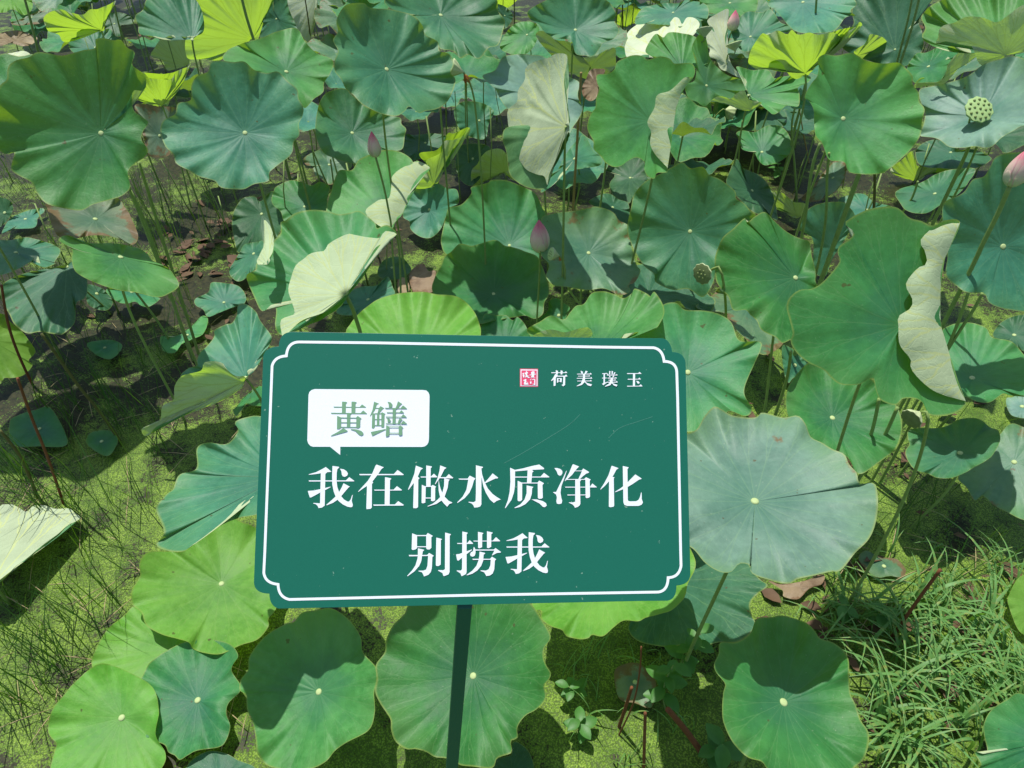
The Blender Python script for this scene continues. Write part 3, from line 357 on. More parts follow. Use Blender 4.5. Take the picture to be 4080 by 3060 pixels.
B|m|.36||1200,220|1100,170 1150,140 1240,140 1280,190 1250,280 1190,340 1100,340 1030,300 1060,220|small light green lotus leaf between the two top centre leaves
B|b|.36||900,760|740,700 800,640 920,650 990,700 960,780 940,870 870,870 780,820|shaded blue-green leaf crossed by the bent pod's stalk
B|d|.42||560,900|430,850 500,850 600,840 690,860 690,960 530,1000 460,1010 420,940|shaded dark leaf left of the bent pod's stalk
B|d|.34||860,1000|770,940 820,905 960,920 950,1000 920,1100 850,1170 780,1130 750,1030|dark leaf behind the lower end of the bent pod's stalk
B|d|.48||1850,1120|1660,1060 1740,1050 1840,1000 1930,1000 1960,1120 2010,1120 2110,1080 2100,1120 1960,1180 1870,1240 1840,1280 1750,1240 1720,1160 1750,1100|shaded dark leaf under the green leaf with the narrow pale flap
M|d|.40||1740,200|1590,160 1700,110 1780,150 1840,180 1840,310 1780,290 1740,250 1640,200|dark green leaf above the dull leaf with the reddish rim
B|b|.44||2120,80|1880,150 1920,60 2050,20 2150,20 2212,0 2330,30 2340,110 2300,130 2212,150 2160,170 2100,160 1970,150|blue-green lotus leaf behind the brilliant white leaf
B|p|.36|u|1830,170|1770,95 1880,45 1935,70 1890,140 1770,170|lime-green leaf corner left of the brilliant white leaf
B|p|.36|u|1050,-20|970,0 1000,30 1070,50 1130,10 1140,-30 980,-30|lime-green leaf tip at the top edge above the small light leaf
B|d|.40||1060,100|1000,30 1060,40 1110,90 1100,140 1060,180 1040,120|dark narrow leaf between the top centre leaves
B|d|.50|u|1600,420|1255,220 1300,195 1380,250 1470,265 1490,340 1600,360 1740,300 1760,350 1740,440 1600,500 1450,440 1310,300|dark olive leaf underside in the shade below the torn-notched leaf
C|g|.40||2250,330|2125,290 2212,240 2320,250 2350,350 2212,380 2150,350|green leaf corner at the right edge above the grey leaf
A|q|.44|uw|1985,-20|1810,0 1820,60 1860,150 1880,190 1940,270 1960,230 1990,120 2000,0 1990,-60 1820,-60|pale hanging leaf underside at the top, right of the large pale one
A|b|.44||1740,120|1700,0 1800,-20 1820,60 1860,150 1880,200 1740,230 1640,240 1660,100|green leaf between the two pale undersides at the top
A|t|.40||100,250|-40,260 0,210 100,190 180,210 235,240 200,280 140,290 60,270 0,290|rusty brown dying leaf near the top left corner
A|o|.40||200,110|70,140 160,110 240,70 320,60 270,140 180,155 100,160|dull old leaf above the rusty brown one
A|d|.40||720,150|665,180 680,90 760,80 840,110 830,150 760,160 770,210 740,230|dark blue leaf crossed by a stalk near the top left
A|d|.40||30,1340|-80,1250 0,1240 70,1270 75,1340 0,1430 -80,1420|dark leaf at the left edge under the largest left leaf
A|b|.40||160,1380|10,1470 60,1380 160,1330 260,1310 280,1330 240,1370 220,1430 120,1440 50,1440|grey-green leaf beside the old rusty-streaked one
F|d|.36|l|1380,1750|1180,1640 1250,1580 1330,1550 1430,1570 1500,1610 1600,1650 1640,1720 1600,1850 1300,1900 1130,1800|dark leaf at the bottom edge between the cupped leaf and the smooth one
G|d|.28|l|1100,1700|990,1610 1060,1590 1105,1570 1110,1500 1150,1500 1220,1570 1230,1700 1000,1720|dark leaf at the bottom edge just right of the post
G|o|.22|l|1880,1120|1750,1060 1800,1010 1900,1000 2000,1090 2010,1180 1980,1280 1880,1250 1780,1220|dim olive leaf lying low over the duckweed beside the thin red stalk
H|B|.24|l|1330,390|1170,340 1220,290 1300,330 1400,340 1440,370 1470,420 1440,460 1370,450 1300,460 1240,430|small floating leaf with purple-brown blotches right of the grey-blue leaf
H|t|.24|l|800,520|600,480 700,500 830,480 950,440 940,500 860,530 790,595 700,580 690,540|withered tan leaf scrap under the grey-blue leaf
D|g|.30|l|250,1120|60,1080 100,1040 220,1000 320,990 420,1170 400,1230 250,1230 80,1220|green leaf lying in the water at the left between the red stalks
D|g|.20|l|640,1200|540,1200 580,1140 690,1130 740,1180 730,1230 680,1290 600,1260|small green leaf in the water among the rushes
D|m|.30|l|1180,530|1010,540 1100,540 1200,480 1270,410 1310,430 1280,520 1200,560 1140,590 1100,640 1030,630|light green torn leaf lying low left of the folded leaf
D|g|.24|l|660,610|550,580 700,560 770,600 700,680 600,650|submerged green leaf in the rushes near the straight stalk
M|t|.20|l|510,640|470,700 460,620 500,570 550,555 580,600 625,600 620,680 600,735 500,740|crumpled withered brown leaf above the yellow fan leaf
M|t|.12|l|420,690|385,700 390,650 430,640 460,690 450,745 400,745|yellow-brown shred beside the crumpled withered leaf
'''
def parse():
    L = []
    P = lambda s: [tuple(float(v) for v in q.split(',')) for q in s.split()]
    for ln in LEAVES.strip().split('\n'):
        f = ln.split('|')
        if f[0] == '~': L[-1]['flaps'].append((px(L[-1]['c'], P(f[1])), px(L[-1]['c'], P(f[2]))))
        elif f[0][0] == '+': L[-1]['extra'].append((f[0][1], float(f[1]), px(L[-1]['c'], P(f[2]))[0], px(L[-1]['c'], P(f[3]))))
        else: L.append(dict(c=f[0], mat=f[1], S=float(f[2]), u='u' in f[3], w='w' in f[3], cup='c' in f[3], low='l' in f[3], hub=px(f[0], P(f[4]))[0],
                            out=px(f[0], P(f[5])), label=f[6], flaps=[], extra=[]))
    return L
def inside(pts, poly):              # even-odd test, vectorised
    x, y = pts[:, 0], pts[:, 1]; c = np.zeros(len(pts), bool); n = len(poly)
    for i in range(n):
        x1, y1 = poly[i]; x2, y2 = poly[(i+1) % n]
        if y1 == y2: continue
        m = ((y1 > y) != (y2 > y)) & (x < (x2-x1)*(y-y1)/(y2-y1)+x1); c ^= m
    return c
GX, GY = np.meshgrid(np.arange(-400, 4500, 26.0), np.arange(-300, 3400, 26.0)); GP = np.stack([GX.ravel(), GY.ravel()], 1)
GR = FW[None]+RT[None]*((GP[:, 0]-2040)/FPX)[:, None]-UPV[None]*((GP[:, 1]-1530)/FPX)[:, None]
def orient(L):                      # a round leaf of diameter S seen as this outline: how far away and how tilted it stands
    P = np.array(smooth(L['out'], 120)); c = P.mean(0); Q = P-c
    w, v = np.linalg.eigh(Q.T@Q/len(P)); a, b = math.sqrt(2*w[1]), math.sqrt(2*w[0]); mn = v[:, 0]
    ratio = max(min(b/a, 1.0), .5); th = math.acos(ratio)
    if L['low']: d = at_z(c, .03); n = np.array([0, 0, 1.0]); return n, float((d-CAMP)@FW)
    r = ray(c); view = -r/np.linalg.norm(r)
    ax = RT*mn[0]-UPV*mn[1]; ax -= view*(ax@view); ax /= np.linalg.norm(ax)
    cand = [math.cos(th)*view+math.sin(th)*ax, math.cos(th)*view-math.sin(th)*ax]
    cand.sort(key=lambda q: q[2])
    n = cand[0] if L['u'] and not L['w'] else cand[1]
    if L['w']: n = n+np.array([-.1, 0, .22])
    elif L['u']: n = n+np.array([0, 0, -.15])
    else: n = n+np.array([0, 0, .25 if not L['cup'] else .12])
    n /= np.linalg.norm(n)
    if n@view < .42: n = n+view*.5; n /= np.linalg.norm(n)
    k = 1.0 if L['c'] in 'FGH' else .86
    return n, k*L['S']*FPX/(2*a)
def plane_pt(p, n, H):              # photo pixel onto the leaf plane
    r = ray(p); return CAMP+r*(((H-CAMP)@n)/(r@n))
LV = parse()
zbuf = np.full(len(GP), 1e9); warn = []
SIGN_POLY = np.array([(1052, 1320), (2729, 1349), (2754, 2392), (1008, 2427)])
zbuf[inside(GP, SIGN_POLY)] = 1.02
for i, L in enumerate(LV):
    n, d = orient(L); H = at_depth(L['hub'], d)
    polys = [L['out']]+[e[3] for e in L['extra']]
    m = np.zeros(len(GP), bool)
    for q in polys: m |= inside(GP, np.array(q))
    z = ((H-CAMP)@n)/(GR@n)
    mm = m & (zbuf < 1e8); need = 1.0
    if mm.any() and not L['low']:
        need = max(1.0, float(np.percentile((zbuf[mm]+.035)/z[mm], 97)))
    B = np.array([plane_pt(q, n, H) for q in L['out']]); drop = CAM_H-B[:, 2].min()
    smax = (CAM_H-.03)/drop
    want = .14+.22*((i*0.618) % 1.0)
    s = max(need, min(1.0, (CAM_H-want)/drop))
    if L['low']: s = 1.0
    elif s > smax: warn.append((i, L['label'][:50], round(need, 2), round(smax, 2))); s = smax
    L['n'] = n; L['d'] = d*s
    zz = z*s
    if not L['low']: zbuf[m] = np.minimum(zbuf[m], zz[m])
    else: zbuf[m] = np.minimum(zbuf[m], zz[m])
    L['zmin'] = CAM_H-drop*s; L['hz'] = CAM_H-(CAM_H-H[2])*s
# ------------------------------------------------------------------ the pond
def pond_material():
    t = NT('duckweed_water'); tc = t.n('ShaderNodeTexCoord'); v = tc.outputs['Object']
    sep = t.n('ShaderNodeSeparateXYZ'); t.t.links.new(v, sep.inputs[0])
    vo = t.n('ShaderNodeTexVoronoi'); t.t.links.new(v, vo.inputs['Vector']); vo.inputs['Scale'].default_value = 210.0
    sc2 = t.n('ShaderNodeSeparateColor'); t.t.links.new(vo.outputs['Color'], sc2.inputs[0]); rnd = sc2.outputs[0]
    big = t.noise(v, 2.3, 4.0, .6); med = t.noise(v, 9.0, 5.0, .65); fine = t.noise(v, 45.0, 4.0, .7)
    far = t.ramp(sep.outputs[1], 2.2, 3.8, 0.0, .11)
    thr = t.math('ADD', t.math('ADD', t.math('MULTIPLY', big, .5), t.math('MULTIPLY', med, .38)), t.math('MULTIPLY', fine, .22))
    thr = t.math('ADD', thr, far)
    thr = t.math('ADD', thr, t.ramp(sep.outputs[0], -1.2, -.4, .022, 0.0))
    thr = t.math('ADD', thr, t.math('MULTIPLY', t.ramp(sep.outputs[0], -1.3, -.8, .075, 0.0), t.math('MULTIPLY', t.ramp(sep.outputs[1], 1.55, 2.2, 0.0, 1.0), t.ramp(sep.outputs[1], 2.8, 3.4, 1.0, -.5))))  # more open dark water at left, also darkening it in place of leaf shade
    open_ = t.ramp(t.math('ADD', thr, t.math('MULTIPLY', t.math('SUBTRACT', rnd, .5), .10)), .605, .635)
    dot = t.ramp(vo.outputs['Distance'], .42, .62)          # dark seams between the fronds
    green = t.mix(rnd, (.105, .19, .012), (.22, .33, .042))
    green = t.mix(t.ramp(med, .35, .7), green, (.055, .12, .008))
    green = t.mix(t.math('MULTIPLY', dot, .75), green, (.04, .07, .01))
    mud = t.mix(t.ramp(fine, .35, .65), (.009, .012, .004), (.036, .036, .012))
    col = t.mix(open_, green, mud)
    h = t.math('MULTIPLY', t.math('SUBTRACT', 1.0, vo.outputs['Distance']), t.math('SUBTRACT', 1.0, open_))
    nm = t.bump(t.math('ADD', h, t.math('MULTIPLY', t.noise(v, 14.0, 3.0), t.math('MULTIPLY', open_, .6))), .6, .003)
    b = t.bsdf(col, t.math('MULTIPLY_ADD', open_, -.05, .55), t.math('MULTIPLY_ADD', open_, -.06, .22), nm)
    t.t.links.new(b.outputs[0], t.out.inputs[0]); return t.m
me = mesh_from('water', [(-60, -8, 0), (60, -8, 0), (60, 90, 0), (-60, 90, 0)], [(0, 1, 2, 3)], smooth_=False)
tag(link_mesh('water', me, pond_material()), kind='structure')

# ------------------------------------------------------------------ lotus leaves
M_STEM = simple('stalk_green', (.19, .28, .075), .55, .3, .3, 60, .001)
M_HUB = simple('leaf_hub_pale', (.38, .47, .20), .6, .3, .15, 90)
M_REDST = simple('stalk_red_brown', (.16, .06, .025), .7, .2, .4, 50)
M_BRST = simple('stalk_olive', (.10, .10, .03), .7, .2, .4, 50)
NV = 21.0
def blade_patch(n, topn, d, hub, out, cup, rng, ncol=176, nr=15, wave=.035, pleat=True, t0=0.0):
    H = at_depth(hub, d)
    P = smooth(out, ncol)
    # run counter-clockwise about the top normal
    R0 = np.array([plane_pt(q, n, H) for q in P]) - H
    area = sum(np.cross(R0[i], R0[(i+1) % ncol])@topn for i in range(0, ncol))
    if area < 0: P = P[::-1]; R0 = R0[::-1]
    Rm = float(np.mean(np.linalg.norm(R0, axis=1)))
    phs = rng.uniform(0, 6.28, 8)
    jj = np.arange(ncol)/ncol*2*math.pi
    wv = sum(np.sin(jj*k+phs[q])*a for q, (k, a) in enumerate([(3, .5), (5, .6), (8, .5), (12, .55), (17, .5)]))
    gg = lambda x: .22*np.minimum(x, 1.7)**.5+.78*np.minimum(x, 1.7)**1.7
    def sm(q):
        k = max(4, ncol//13); w_ = np.hanning(2*k+1); w_ /= w_.sum(); return np.convolve(np.r_[q[-k:], q, q[:k]], w_, 'valid')
    rb = sm(np.linalg.norm(R0, axis=1)/Rm)
    hb = Rm*(cup*gg(rb)+wave*wv)
    B = np.array([plane_pt(P[j], n, H+topn*hb[j]) for j in range(ncol)])
    hh = (B-H)@topn; flat = (B-H)-np.outer(hh, topn)
    ex = flat[0]/np.linalg.norm(flat[0]); ey = np.cross(topn, ex)
    rf = sm(np.linalg.norm(flat, axis=1)/Rm); gf = gg(rf)
    ang = np.unwrap(np.arctan2(flat@ey, flat@ex)); ang = ang-ang[0]
    tot = abs(ang[-1]-ang[0])
    U = ang/(2*math.pi)*NV
    lump = [sum(math.sin(a*k+phs[5+q % 3]+q)*c for q, (k, c) in enumerate([(2, .5), (3, .4), (5, .3)])) for a in ang]
    fine = [sum(math.sin(a*k+phs[q])*.6 for q, k in enumerate((7, 11, 16))) for a in ang]
    V = [H]; T = [0.0]
    ts = (np.linspace(0, 1, nr+1)[1:])**.85
    for t in ts:
        for j in range(ncol):
            z = Rm*cup*float(gg(rf[j]*t))+(hh[j]-Rm*cup*gf[j])*t**4.5+Rm*.055*lump[j]*math.sin(math.pi*t)*t*1.6
            if pleat: z += Rm*.006*fine[j]*t**4+Rm*.0007*math.cos(2*math.pi*U[j])*t
            V.append(H+flat[j]*t+topn*z)
    F = []; UV = []
    for j in range(ncol):
        k = (j+1) % ncol; uj = U[j]; uk = U[k] if k else U[j]+(U[j]-U[j-1])
        F.append((0, 1+j, 1+k)); UV.append(((uj, 0), (uj, ts[0]), (uk, ts[0])))
        for r in range(nr-1):
            a = 1+r*ncol; b = a+ncol
            F.append((a+j, b+j, b+k, a+k)); UV.append(((uj, ts[r]), (uj, ts[r+1]), (uk, ts[r+1]), (uk, ts[r])))
    return V, F, UV, H, Rm
def flap_patch(n, topn, d, hub, crease, edge, Rm, cup, rng):
    H = at_depth(hub, d); nc, nr = 48, 9
    Cc = smooth(crease, nc, False); Ee = smooth(edge, nc, False)
    gg = lambda x: .22*min(x, 1.7)**.5+.78*min(x, 1.7)**1.7
    C3 = np.array([plane_pt(q, n, H+topn*Rm*cup*gg(np.linalg.norm(plane_pt(q, n, H)-H)/Rm)) for q in Cc])
    E3 = np.array([plane_pt(q, n, H+topn*Rm*(cup*.55+.06)) for q in Ee])
    V = []; ph = rng.uniform(0, 6)
    for r in range(nr):
        s = r/(nr-1)
        for j in range(nc):
            ln = np.linalg.norm(E3[j]-C3[j])
            V.append(C3[j]*(1-s)+E3[j]*s+topn*ln*(.10*math.sin(math.pi*s)+.02*math.sin(j*.5+ph)*s))
    F = []; UV = []
    uu = np.linspace(0, NV*.28, nc)
    for r in range(nr-1):
        for j in range(nc-1):
            f = (r*nc+j, (r+1)*nc+j, (r+1)*nc+j+1, r*nc+j+1); w = lambda q: (uu[q % nc], .55+.45*(q//nc)/(nr-1))
            F.append(f); UV.append(tuple(w(q) for q in f))
    # make the front side point away from the viewer, so that the pale underside shows
    a, b, c_ = V[F[100][0]], V[F[100][1]], V[F[100][2]]
    if np.cross(b-a, c_-b)@(CAMP-a) > 0:
        F = [f[::-1] for f in F]; UV = [u[::-1] for u in UV]
    return V, F, UV
def bez(P0, P1, P2, P3, n=14):
    t = np.linspace(0, 1, n)[:, None]
    return (1-t)**3*P0+3*(1-t)**2*t*P1+3*(1-t)*t*t*P2+t**3*P3
def hub_dome(H, topn, r):
    e1 = np.cross(topn, [1, 0, .1]); e1 /= np.linalg.norm(e1); e2 = np.cross(topn, e1); V = []; F = []
    for rr, z in ((1.0, .0005), (.93, .0022), (.6, .0034)):
        for k in range(14):
            a = 2*math.pi*k/14; V.append(H+(e1*math.cos(a)+e2*math.sin(a))*r*rr+topn*z)
    V.append(H+topn*.0038)
    for q in range(2):
        for k in range(14): F.append((q*14+k, q*14+(k+1) % 14, (q+1)*14+(k+1) % 14, (q+1)*14+k))
    for k in range(14): F.append((28+k, 28+(k+1) % 14, 42))
    return V, F
def leaf(L, i):
    rng = np.random.RandomState(100+i)
    n = L['n']; topn = -n if L['u'] else n
    cup = .23 if L['cup'] else (.09 if not L['low'] else .02)
    if L['u']: cup = .12
    if L['flaps']: cup = .10
    big = L['S'] > .3
    pt = []
    V, F, UV, H, Rm = blade_patch(n, topn, L['d'], L['hub'], L['out'], cup, rng, 176 if big else 88, 15 if big else 9,
                                  wave=.014 if L['flaps'] else 0.006 if L['w'] else (.05 if not L['low'] else .015))
    vf = []; allV = list(V); allF = list(F); allU = list(UV)
    for (kd, fz, hub, out) in L['extra']:
        u = kd in 'uv'; ne = n
        if kd == 'v': ne = n*.25+np.array([0, -1.0, -.12]); ne /= np.linalg.norm(ne)
        tn = -ne if u else ne
        v, f, w, _, _ = blade_patch(ne, tn, L['d']*fz, hub, out, .03, rng, 88, 8, wave=.02)
        o = len(allV); vf += [(len(allF), len(allF)+len(f))] if kd == 'v' else []; allV += v; allF += [tuple(q+o for q in g) for g in f]; allU += w
    for cr, ed in L['flaps']:
        v, f, w = flap_patch(n, topn, L['d'], L['hub'], cr, ed, Rm, cup, rng)
        o = len(allV); allV += v; allF += [tuple(q+o for q in g) for g in f]; allU += w
    foot = np.array([H[0]+rng.uniform(-.05, .05), H[1]+rng.uniform(-.04, .08), -.05])
    down = -topn if topn[2] > .2 else np.array([0, .3, -1.0])
    root = tag(empty('lotus_leaf', tuple(foot*[1, 1, 0])), L['label'], 'lotus leaf', 'lotus leaves over the pond')
    mt = LM[L['mat']]
    b = link_mesh('blade', mesh_from('blade', allV, allF, allU), [mt, LM['p']] if vf else mt, root)
    for a_, z_ in vf:
        for q in range(a_, z_): b.data.polygons[q].material_index = 1
    if not L['u'] and not L['mat'] == 't':
        v, f = hub_dome(H+topn*.0005, topn, .0086 if L['S'] > .3 else .007)
        link_mesh('leaf_hub', mesh_from('leaf_hub', v, f), M_HUB, root)
    if H[2] > .06:
        h = H[2]; k = min(.18, h*.5)
        P = bez(H-topn*.004, H+down/np.linalg.norm(down)*k, foot+np.array([0, 0, h*.45]), foot)
        v, f = tube(P, np.linspace(.0042, .0052, len(P)), 8)
        link_mesh('stalk', mesh_from('stalk', v, f), M_STEM, root)
    return root
for i, L in enumerate(LV): leaf(L, i)

# ------------------------------------------------------------------ the sign
SN = np.array([0.09544, -0.10277, -0.99012])          # plane normal in camera axes (x right, y down, z forward)
SNW = RT*SN[0]-UPV*SN[1]+FW*SN[2]                      # points to the viewer
SD1 = np.array([0.99543, 0.01038, 0.09488]); SX = RT*SD1[0]-UPV*SD1[1]+FW*SD1[2]
SW = .60
SCEN = CAMP+(RT*0.04518+UPV*0.11621*1+FW*0.95495)      # first guess, then the centre of the board's rectangle
_c = np.array([1891.0, 1878.0]); SCEN = at_depth(_c, .955)
def onsign(p, lift=0.0):
    r = ray(p); O = SCEN+SNW*lift
    return CAMP+r*(((O-CAMP)@SNW)/(r@SNW))
def arc(p0, p1, p2, n=7):           # quadratic arc through control p1
    p0, p1, p2 = map(np.array, (p0, p1, p2)); return [tuple((1-t)**2*p0+2*(1-t)*t*p1+t*t*p2) for t in np.linspace(0, 1, n)]
OUTL = (arc((1110.7, 1379.4), (1113, 1322), (1166, 1321.8), 9)+[(1500, 1328), (2400, 1346.6)]+arc((2635, 1347.5), (2672, 1350), (2678, 1402), 9)
        + arc((2678.5, 1402.6), (2725, 1402), (2732, 1445.5), 9)+[(2734.5, 1590), (2749, 2200)]+arc((2751, 2290), (2747, 2330), (2696, 2333), 9)
        + arc((2695.5, 2334), (2696, 2388), (2659, 2393.6), 9)+[(2560, 2394.5), (1700, 2413)]+arc((1109.6, 2425), (1074, 2415), (1073, 2366), 9)
        + arc((1072.5, 2365.5), (1014, 2365), (1011.6, 2320.6), 9)+[(1016, 2200), (1040.7, 1632.6)]+arc((1048.6, 1420), (1055, 1383), (1110, 1380), 9))
def prism(poly, lift, thick):
    n = len(poly); V = [onsign(q, lift) for q in poly]; V += [v-SNW*thick for v in V]
    F = [tuple(range(n)), tuple(range(n, 2*n))[::-1]]+[(i, i+n, (i+1) % n+n, (i+1) % n) for i in range(n)]
    me = mesh_from('m', V, F, smooth_=False); bm = bmesh.new(); bm.from_mesh(me)
    bmesh.ops.recalc_face_normals(bm, faces=bm.faces); bmesh.ops.triangulate(bm, faces=[f for f in bm.faces if len(f.verts) > 4])
    bm.to_mesh(me); bm.free(); return me
def sheets(polys, lift, step=.00005, thick=.0002):
    V = []; F = []
    for k, poly in enumerate(polys):
        me = prism(poly, lift+k*step, thick); o = len(V)
        V += [tuple(v.co) for v in me.vertices]; F += [tuple(i+o for i in p.vertices) for p in me.polygons]
        bpy.data.meshes.remove(me)
    return mesh_from('m', V, F, smooth_=False)
def paint(name, col, rough=.4, dirt=True, spec=.35):
    t = NT(name); tc = t.n('ShaderNodeTexCoord'); v = tc.outputs['Object']
    a = t.noise(v, 900.0, 2.0, .7); b_ = t.noise(v, 5.0, 3.0)
    c = t.mix(t.ramp(a, .3, .75), tuple(x*.93 for x in col), tuple(min(1, x*1.07) for x in col))
    c = t.mix(t.math('MULTIPLY', b_, .25), c, tuple(min(1, x*.88+.006) for x in col))
    if dirt:
        sp = t.ramp(t.noise(v, 160.0, 2.0, .5), .745, .765); c = t.mix(t.math('MULTIPLY', sp, .6), c, (.28, .40, .30))
    b = t.bsdf(c, rough, spec, t.bump(a, .12, .0005)); t.t.links.new(b.outputs[0], t.out.inputs[0]); return t.m
M_SG = paint('sign_green', (.008, .130, .080)); M_SW = paint('sign_white', (.80, .84, .86), .45, False)
M_SED = paint('sign_edge_green', (.012, .10, .065), .5, False); M_GT = paint('lettering_sage', (.165, .33, .185), .5, False)
M_RED = paint('seal_red', (.72, .07, .15), .5, False); M_POST = paint('post_green', (.010, .10, .062), .4, False, .3)
sign = tag(empty('information_sign', tuple(at_z((1800, 3060), 0))), 'green rectangular sign with notched corners, white border and white Chinese lettering on a green post', 'sign')
bd = prism(OUTL, 0.0, .006)
b_o = link_mesh('board', bd, M_SG, sign); bd.materials.append(M_SED)
for p in bd.polygons:
    if abs(p.normal.dot(Vector(SNW))) < .5: p.material_index = 1
bev = b_o.modifiers.new('bevel', 'BEVEL'); bev.width = .0006; bev.segments = 2; bev.limit_method = 'ANGLE'; bev.angle_limit = R_(60)
BL = (arc((1141, 1418), (1145, 1363), (1192, 1362.5), 12)+[(1500, 1366), (2400, 1383)]+arc((2604, 1385.5), (2641, 1392), (2646, 1440), 12)
      + arc((2646, 1440), (2692, 1440), (2696.5, 1480), 12)+[(2700, 1590), (2712, 2200)]+arc((2713.5, 2254), (2706, 2301), (2662, 2301.5), 12)
      + arc((2662, 2301.5), (2661, 2355), (2622, 2359), 12)+[(2560, 2360), (1900, 2371)]+arc((1153, 2388.5), (1109, 2379), (1108, 2328.5), 12)
      + arc((1108, 2328), (1056, 2324), (1051, 2281.5), 12)+[(1055, 2200), (1076.5, 1655)]+arc((1084, 1458), (1094, 1420), (1141, 1418), 12))
def ribbon(path, w, closed=True):
    P = np.array(path); keep = [0]
    for i in range(1, len(P)):
        if np.linalg.norm(P[i]-P[keep[-1]]) > 1.2: keep.append(i)
    P = P[keep]; n = len(P)
    if closed and np.linalg.norm(P[0]-P[-1]) < 1.2: P = P[:-1]; n -= 1
    O = []; I = []
    for i in range(n):
        a = P[i-1] if (closed or i) else P[i]; b = P[(i+1) % n] if (closed or i < n-1) else P[i]
        d1 = P[i]-a; d2 = b-P[i]
        d1 = d1/np.linalg.norm(d1) if np.linalg.norm(d1) > 0 else d2/np.linalg.norm(d2)
        d2 = d2/np.linalg.norm(d2) if np.linalg.norm(d2) > 0 else d1
        m = d1+d2; m /= np.linalg.norm(m)+1e-9; nn = np.array([-m[1], m[0]]); k = w/2/max(.55, nn@np.array([-d1[1], d1[0]]))
        O.append(P[i]+nn*k); I.append(P[i]-nn*k)
    return O, I
def ribbon_mesh(path, w, lift, closed=True):
    O, I = ribbon(path, w, closed); n = len(O)
    V = [onsign(q, lift) for q in O+I]; r = range(n if closed else n-1)
    me = mesh_from('m', V, [(i, (i+1) % n, (i+1) % n+n, i+n) for i in r], smooth_=False)
    return me
link_mesh('border_line', ribbon_mesh(BL, 10.5, .0004), M_SW, sign)
def Z(o, k, s):                     # glyph outlines, read off enlargements of the lettering
    return [[(o[0]+float(a)*k, o[1]+float(b)*k) for a, b in (q.split(',') for q in pl.split())] for pl in s.strip().split('/')]
Z1 = (1210, 1830); Z2 = (1800, 1830); Z3 = (2180, 1830); Z4 = (1600, 2100); Z5 = (1200, 1530); Z6 = (2040, 1440); Z7 = (2050, 1460)
K6 = 600/2212; K3 = 420/2212; K5 = 540/2212; K66 = 560/2212; K7 = 120/2212
WO = '72,228 80,218 180,190 260,150 325,113 408,183 345,190 318,215 308,680 270,708 220,717 205,685 180,660 140,650 145,641 240,648 252,205 170,218/73,310 620,310 670,262 745,318 740,324 80,326/60,465 150,458 250,437 390,403 398,408 320,450 245,487 110,560 90,560/423,98 515,110 520,122 495,145 485,200 483,320 495,410 520,482 550,540 590,590 640,620 665,622 690,590 712,525 721,522 705,610 722,670 715,698 690,705 640,695 570,660 510,610 470,550 440,470 420,370 418,250/585,352 678,402 655,418 610,470 552,540 496,595 430,640 340,675 332,668 400,610 465,550 520,482 560,410/533,138 590,148 630,175 650,210 640,240 605,258 575,250 560,225 555,180'
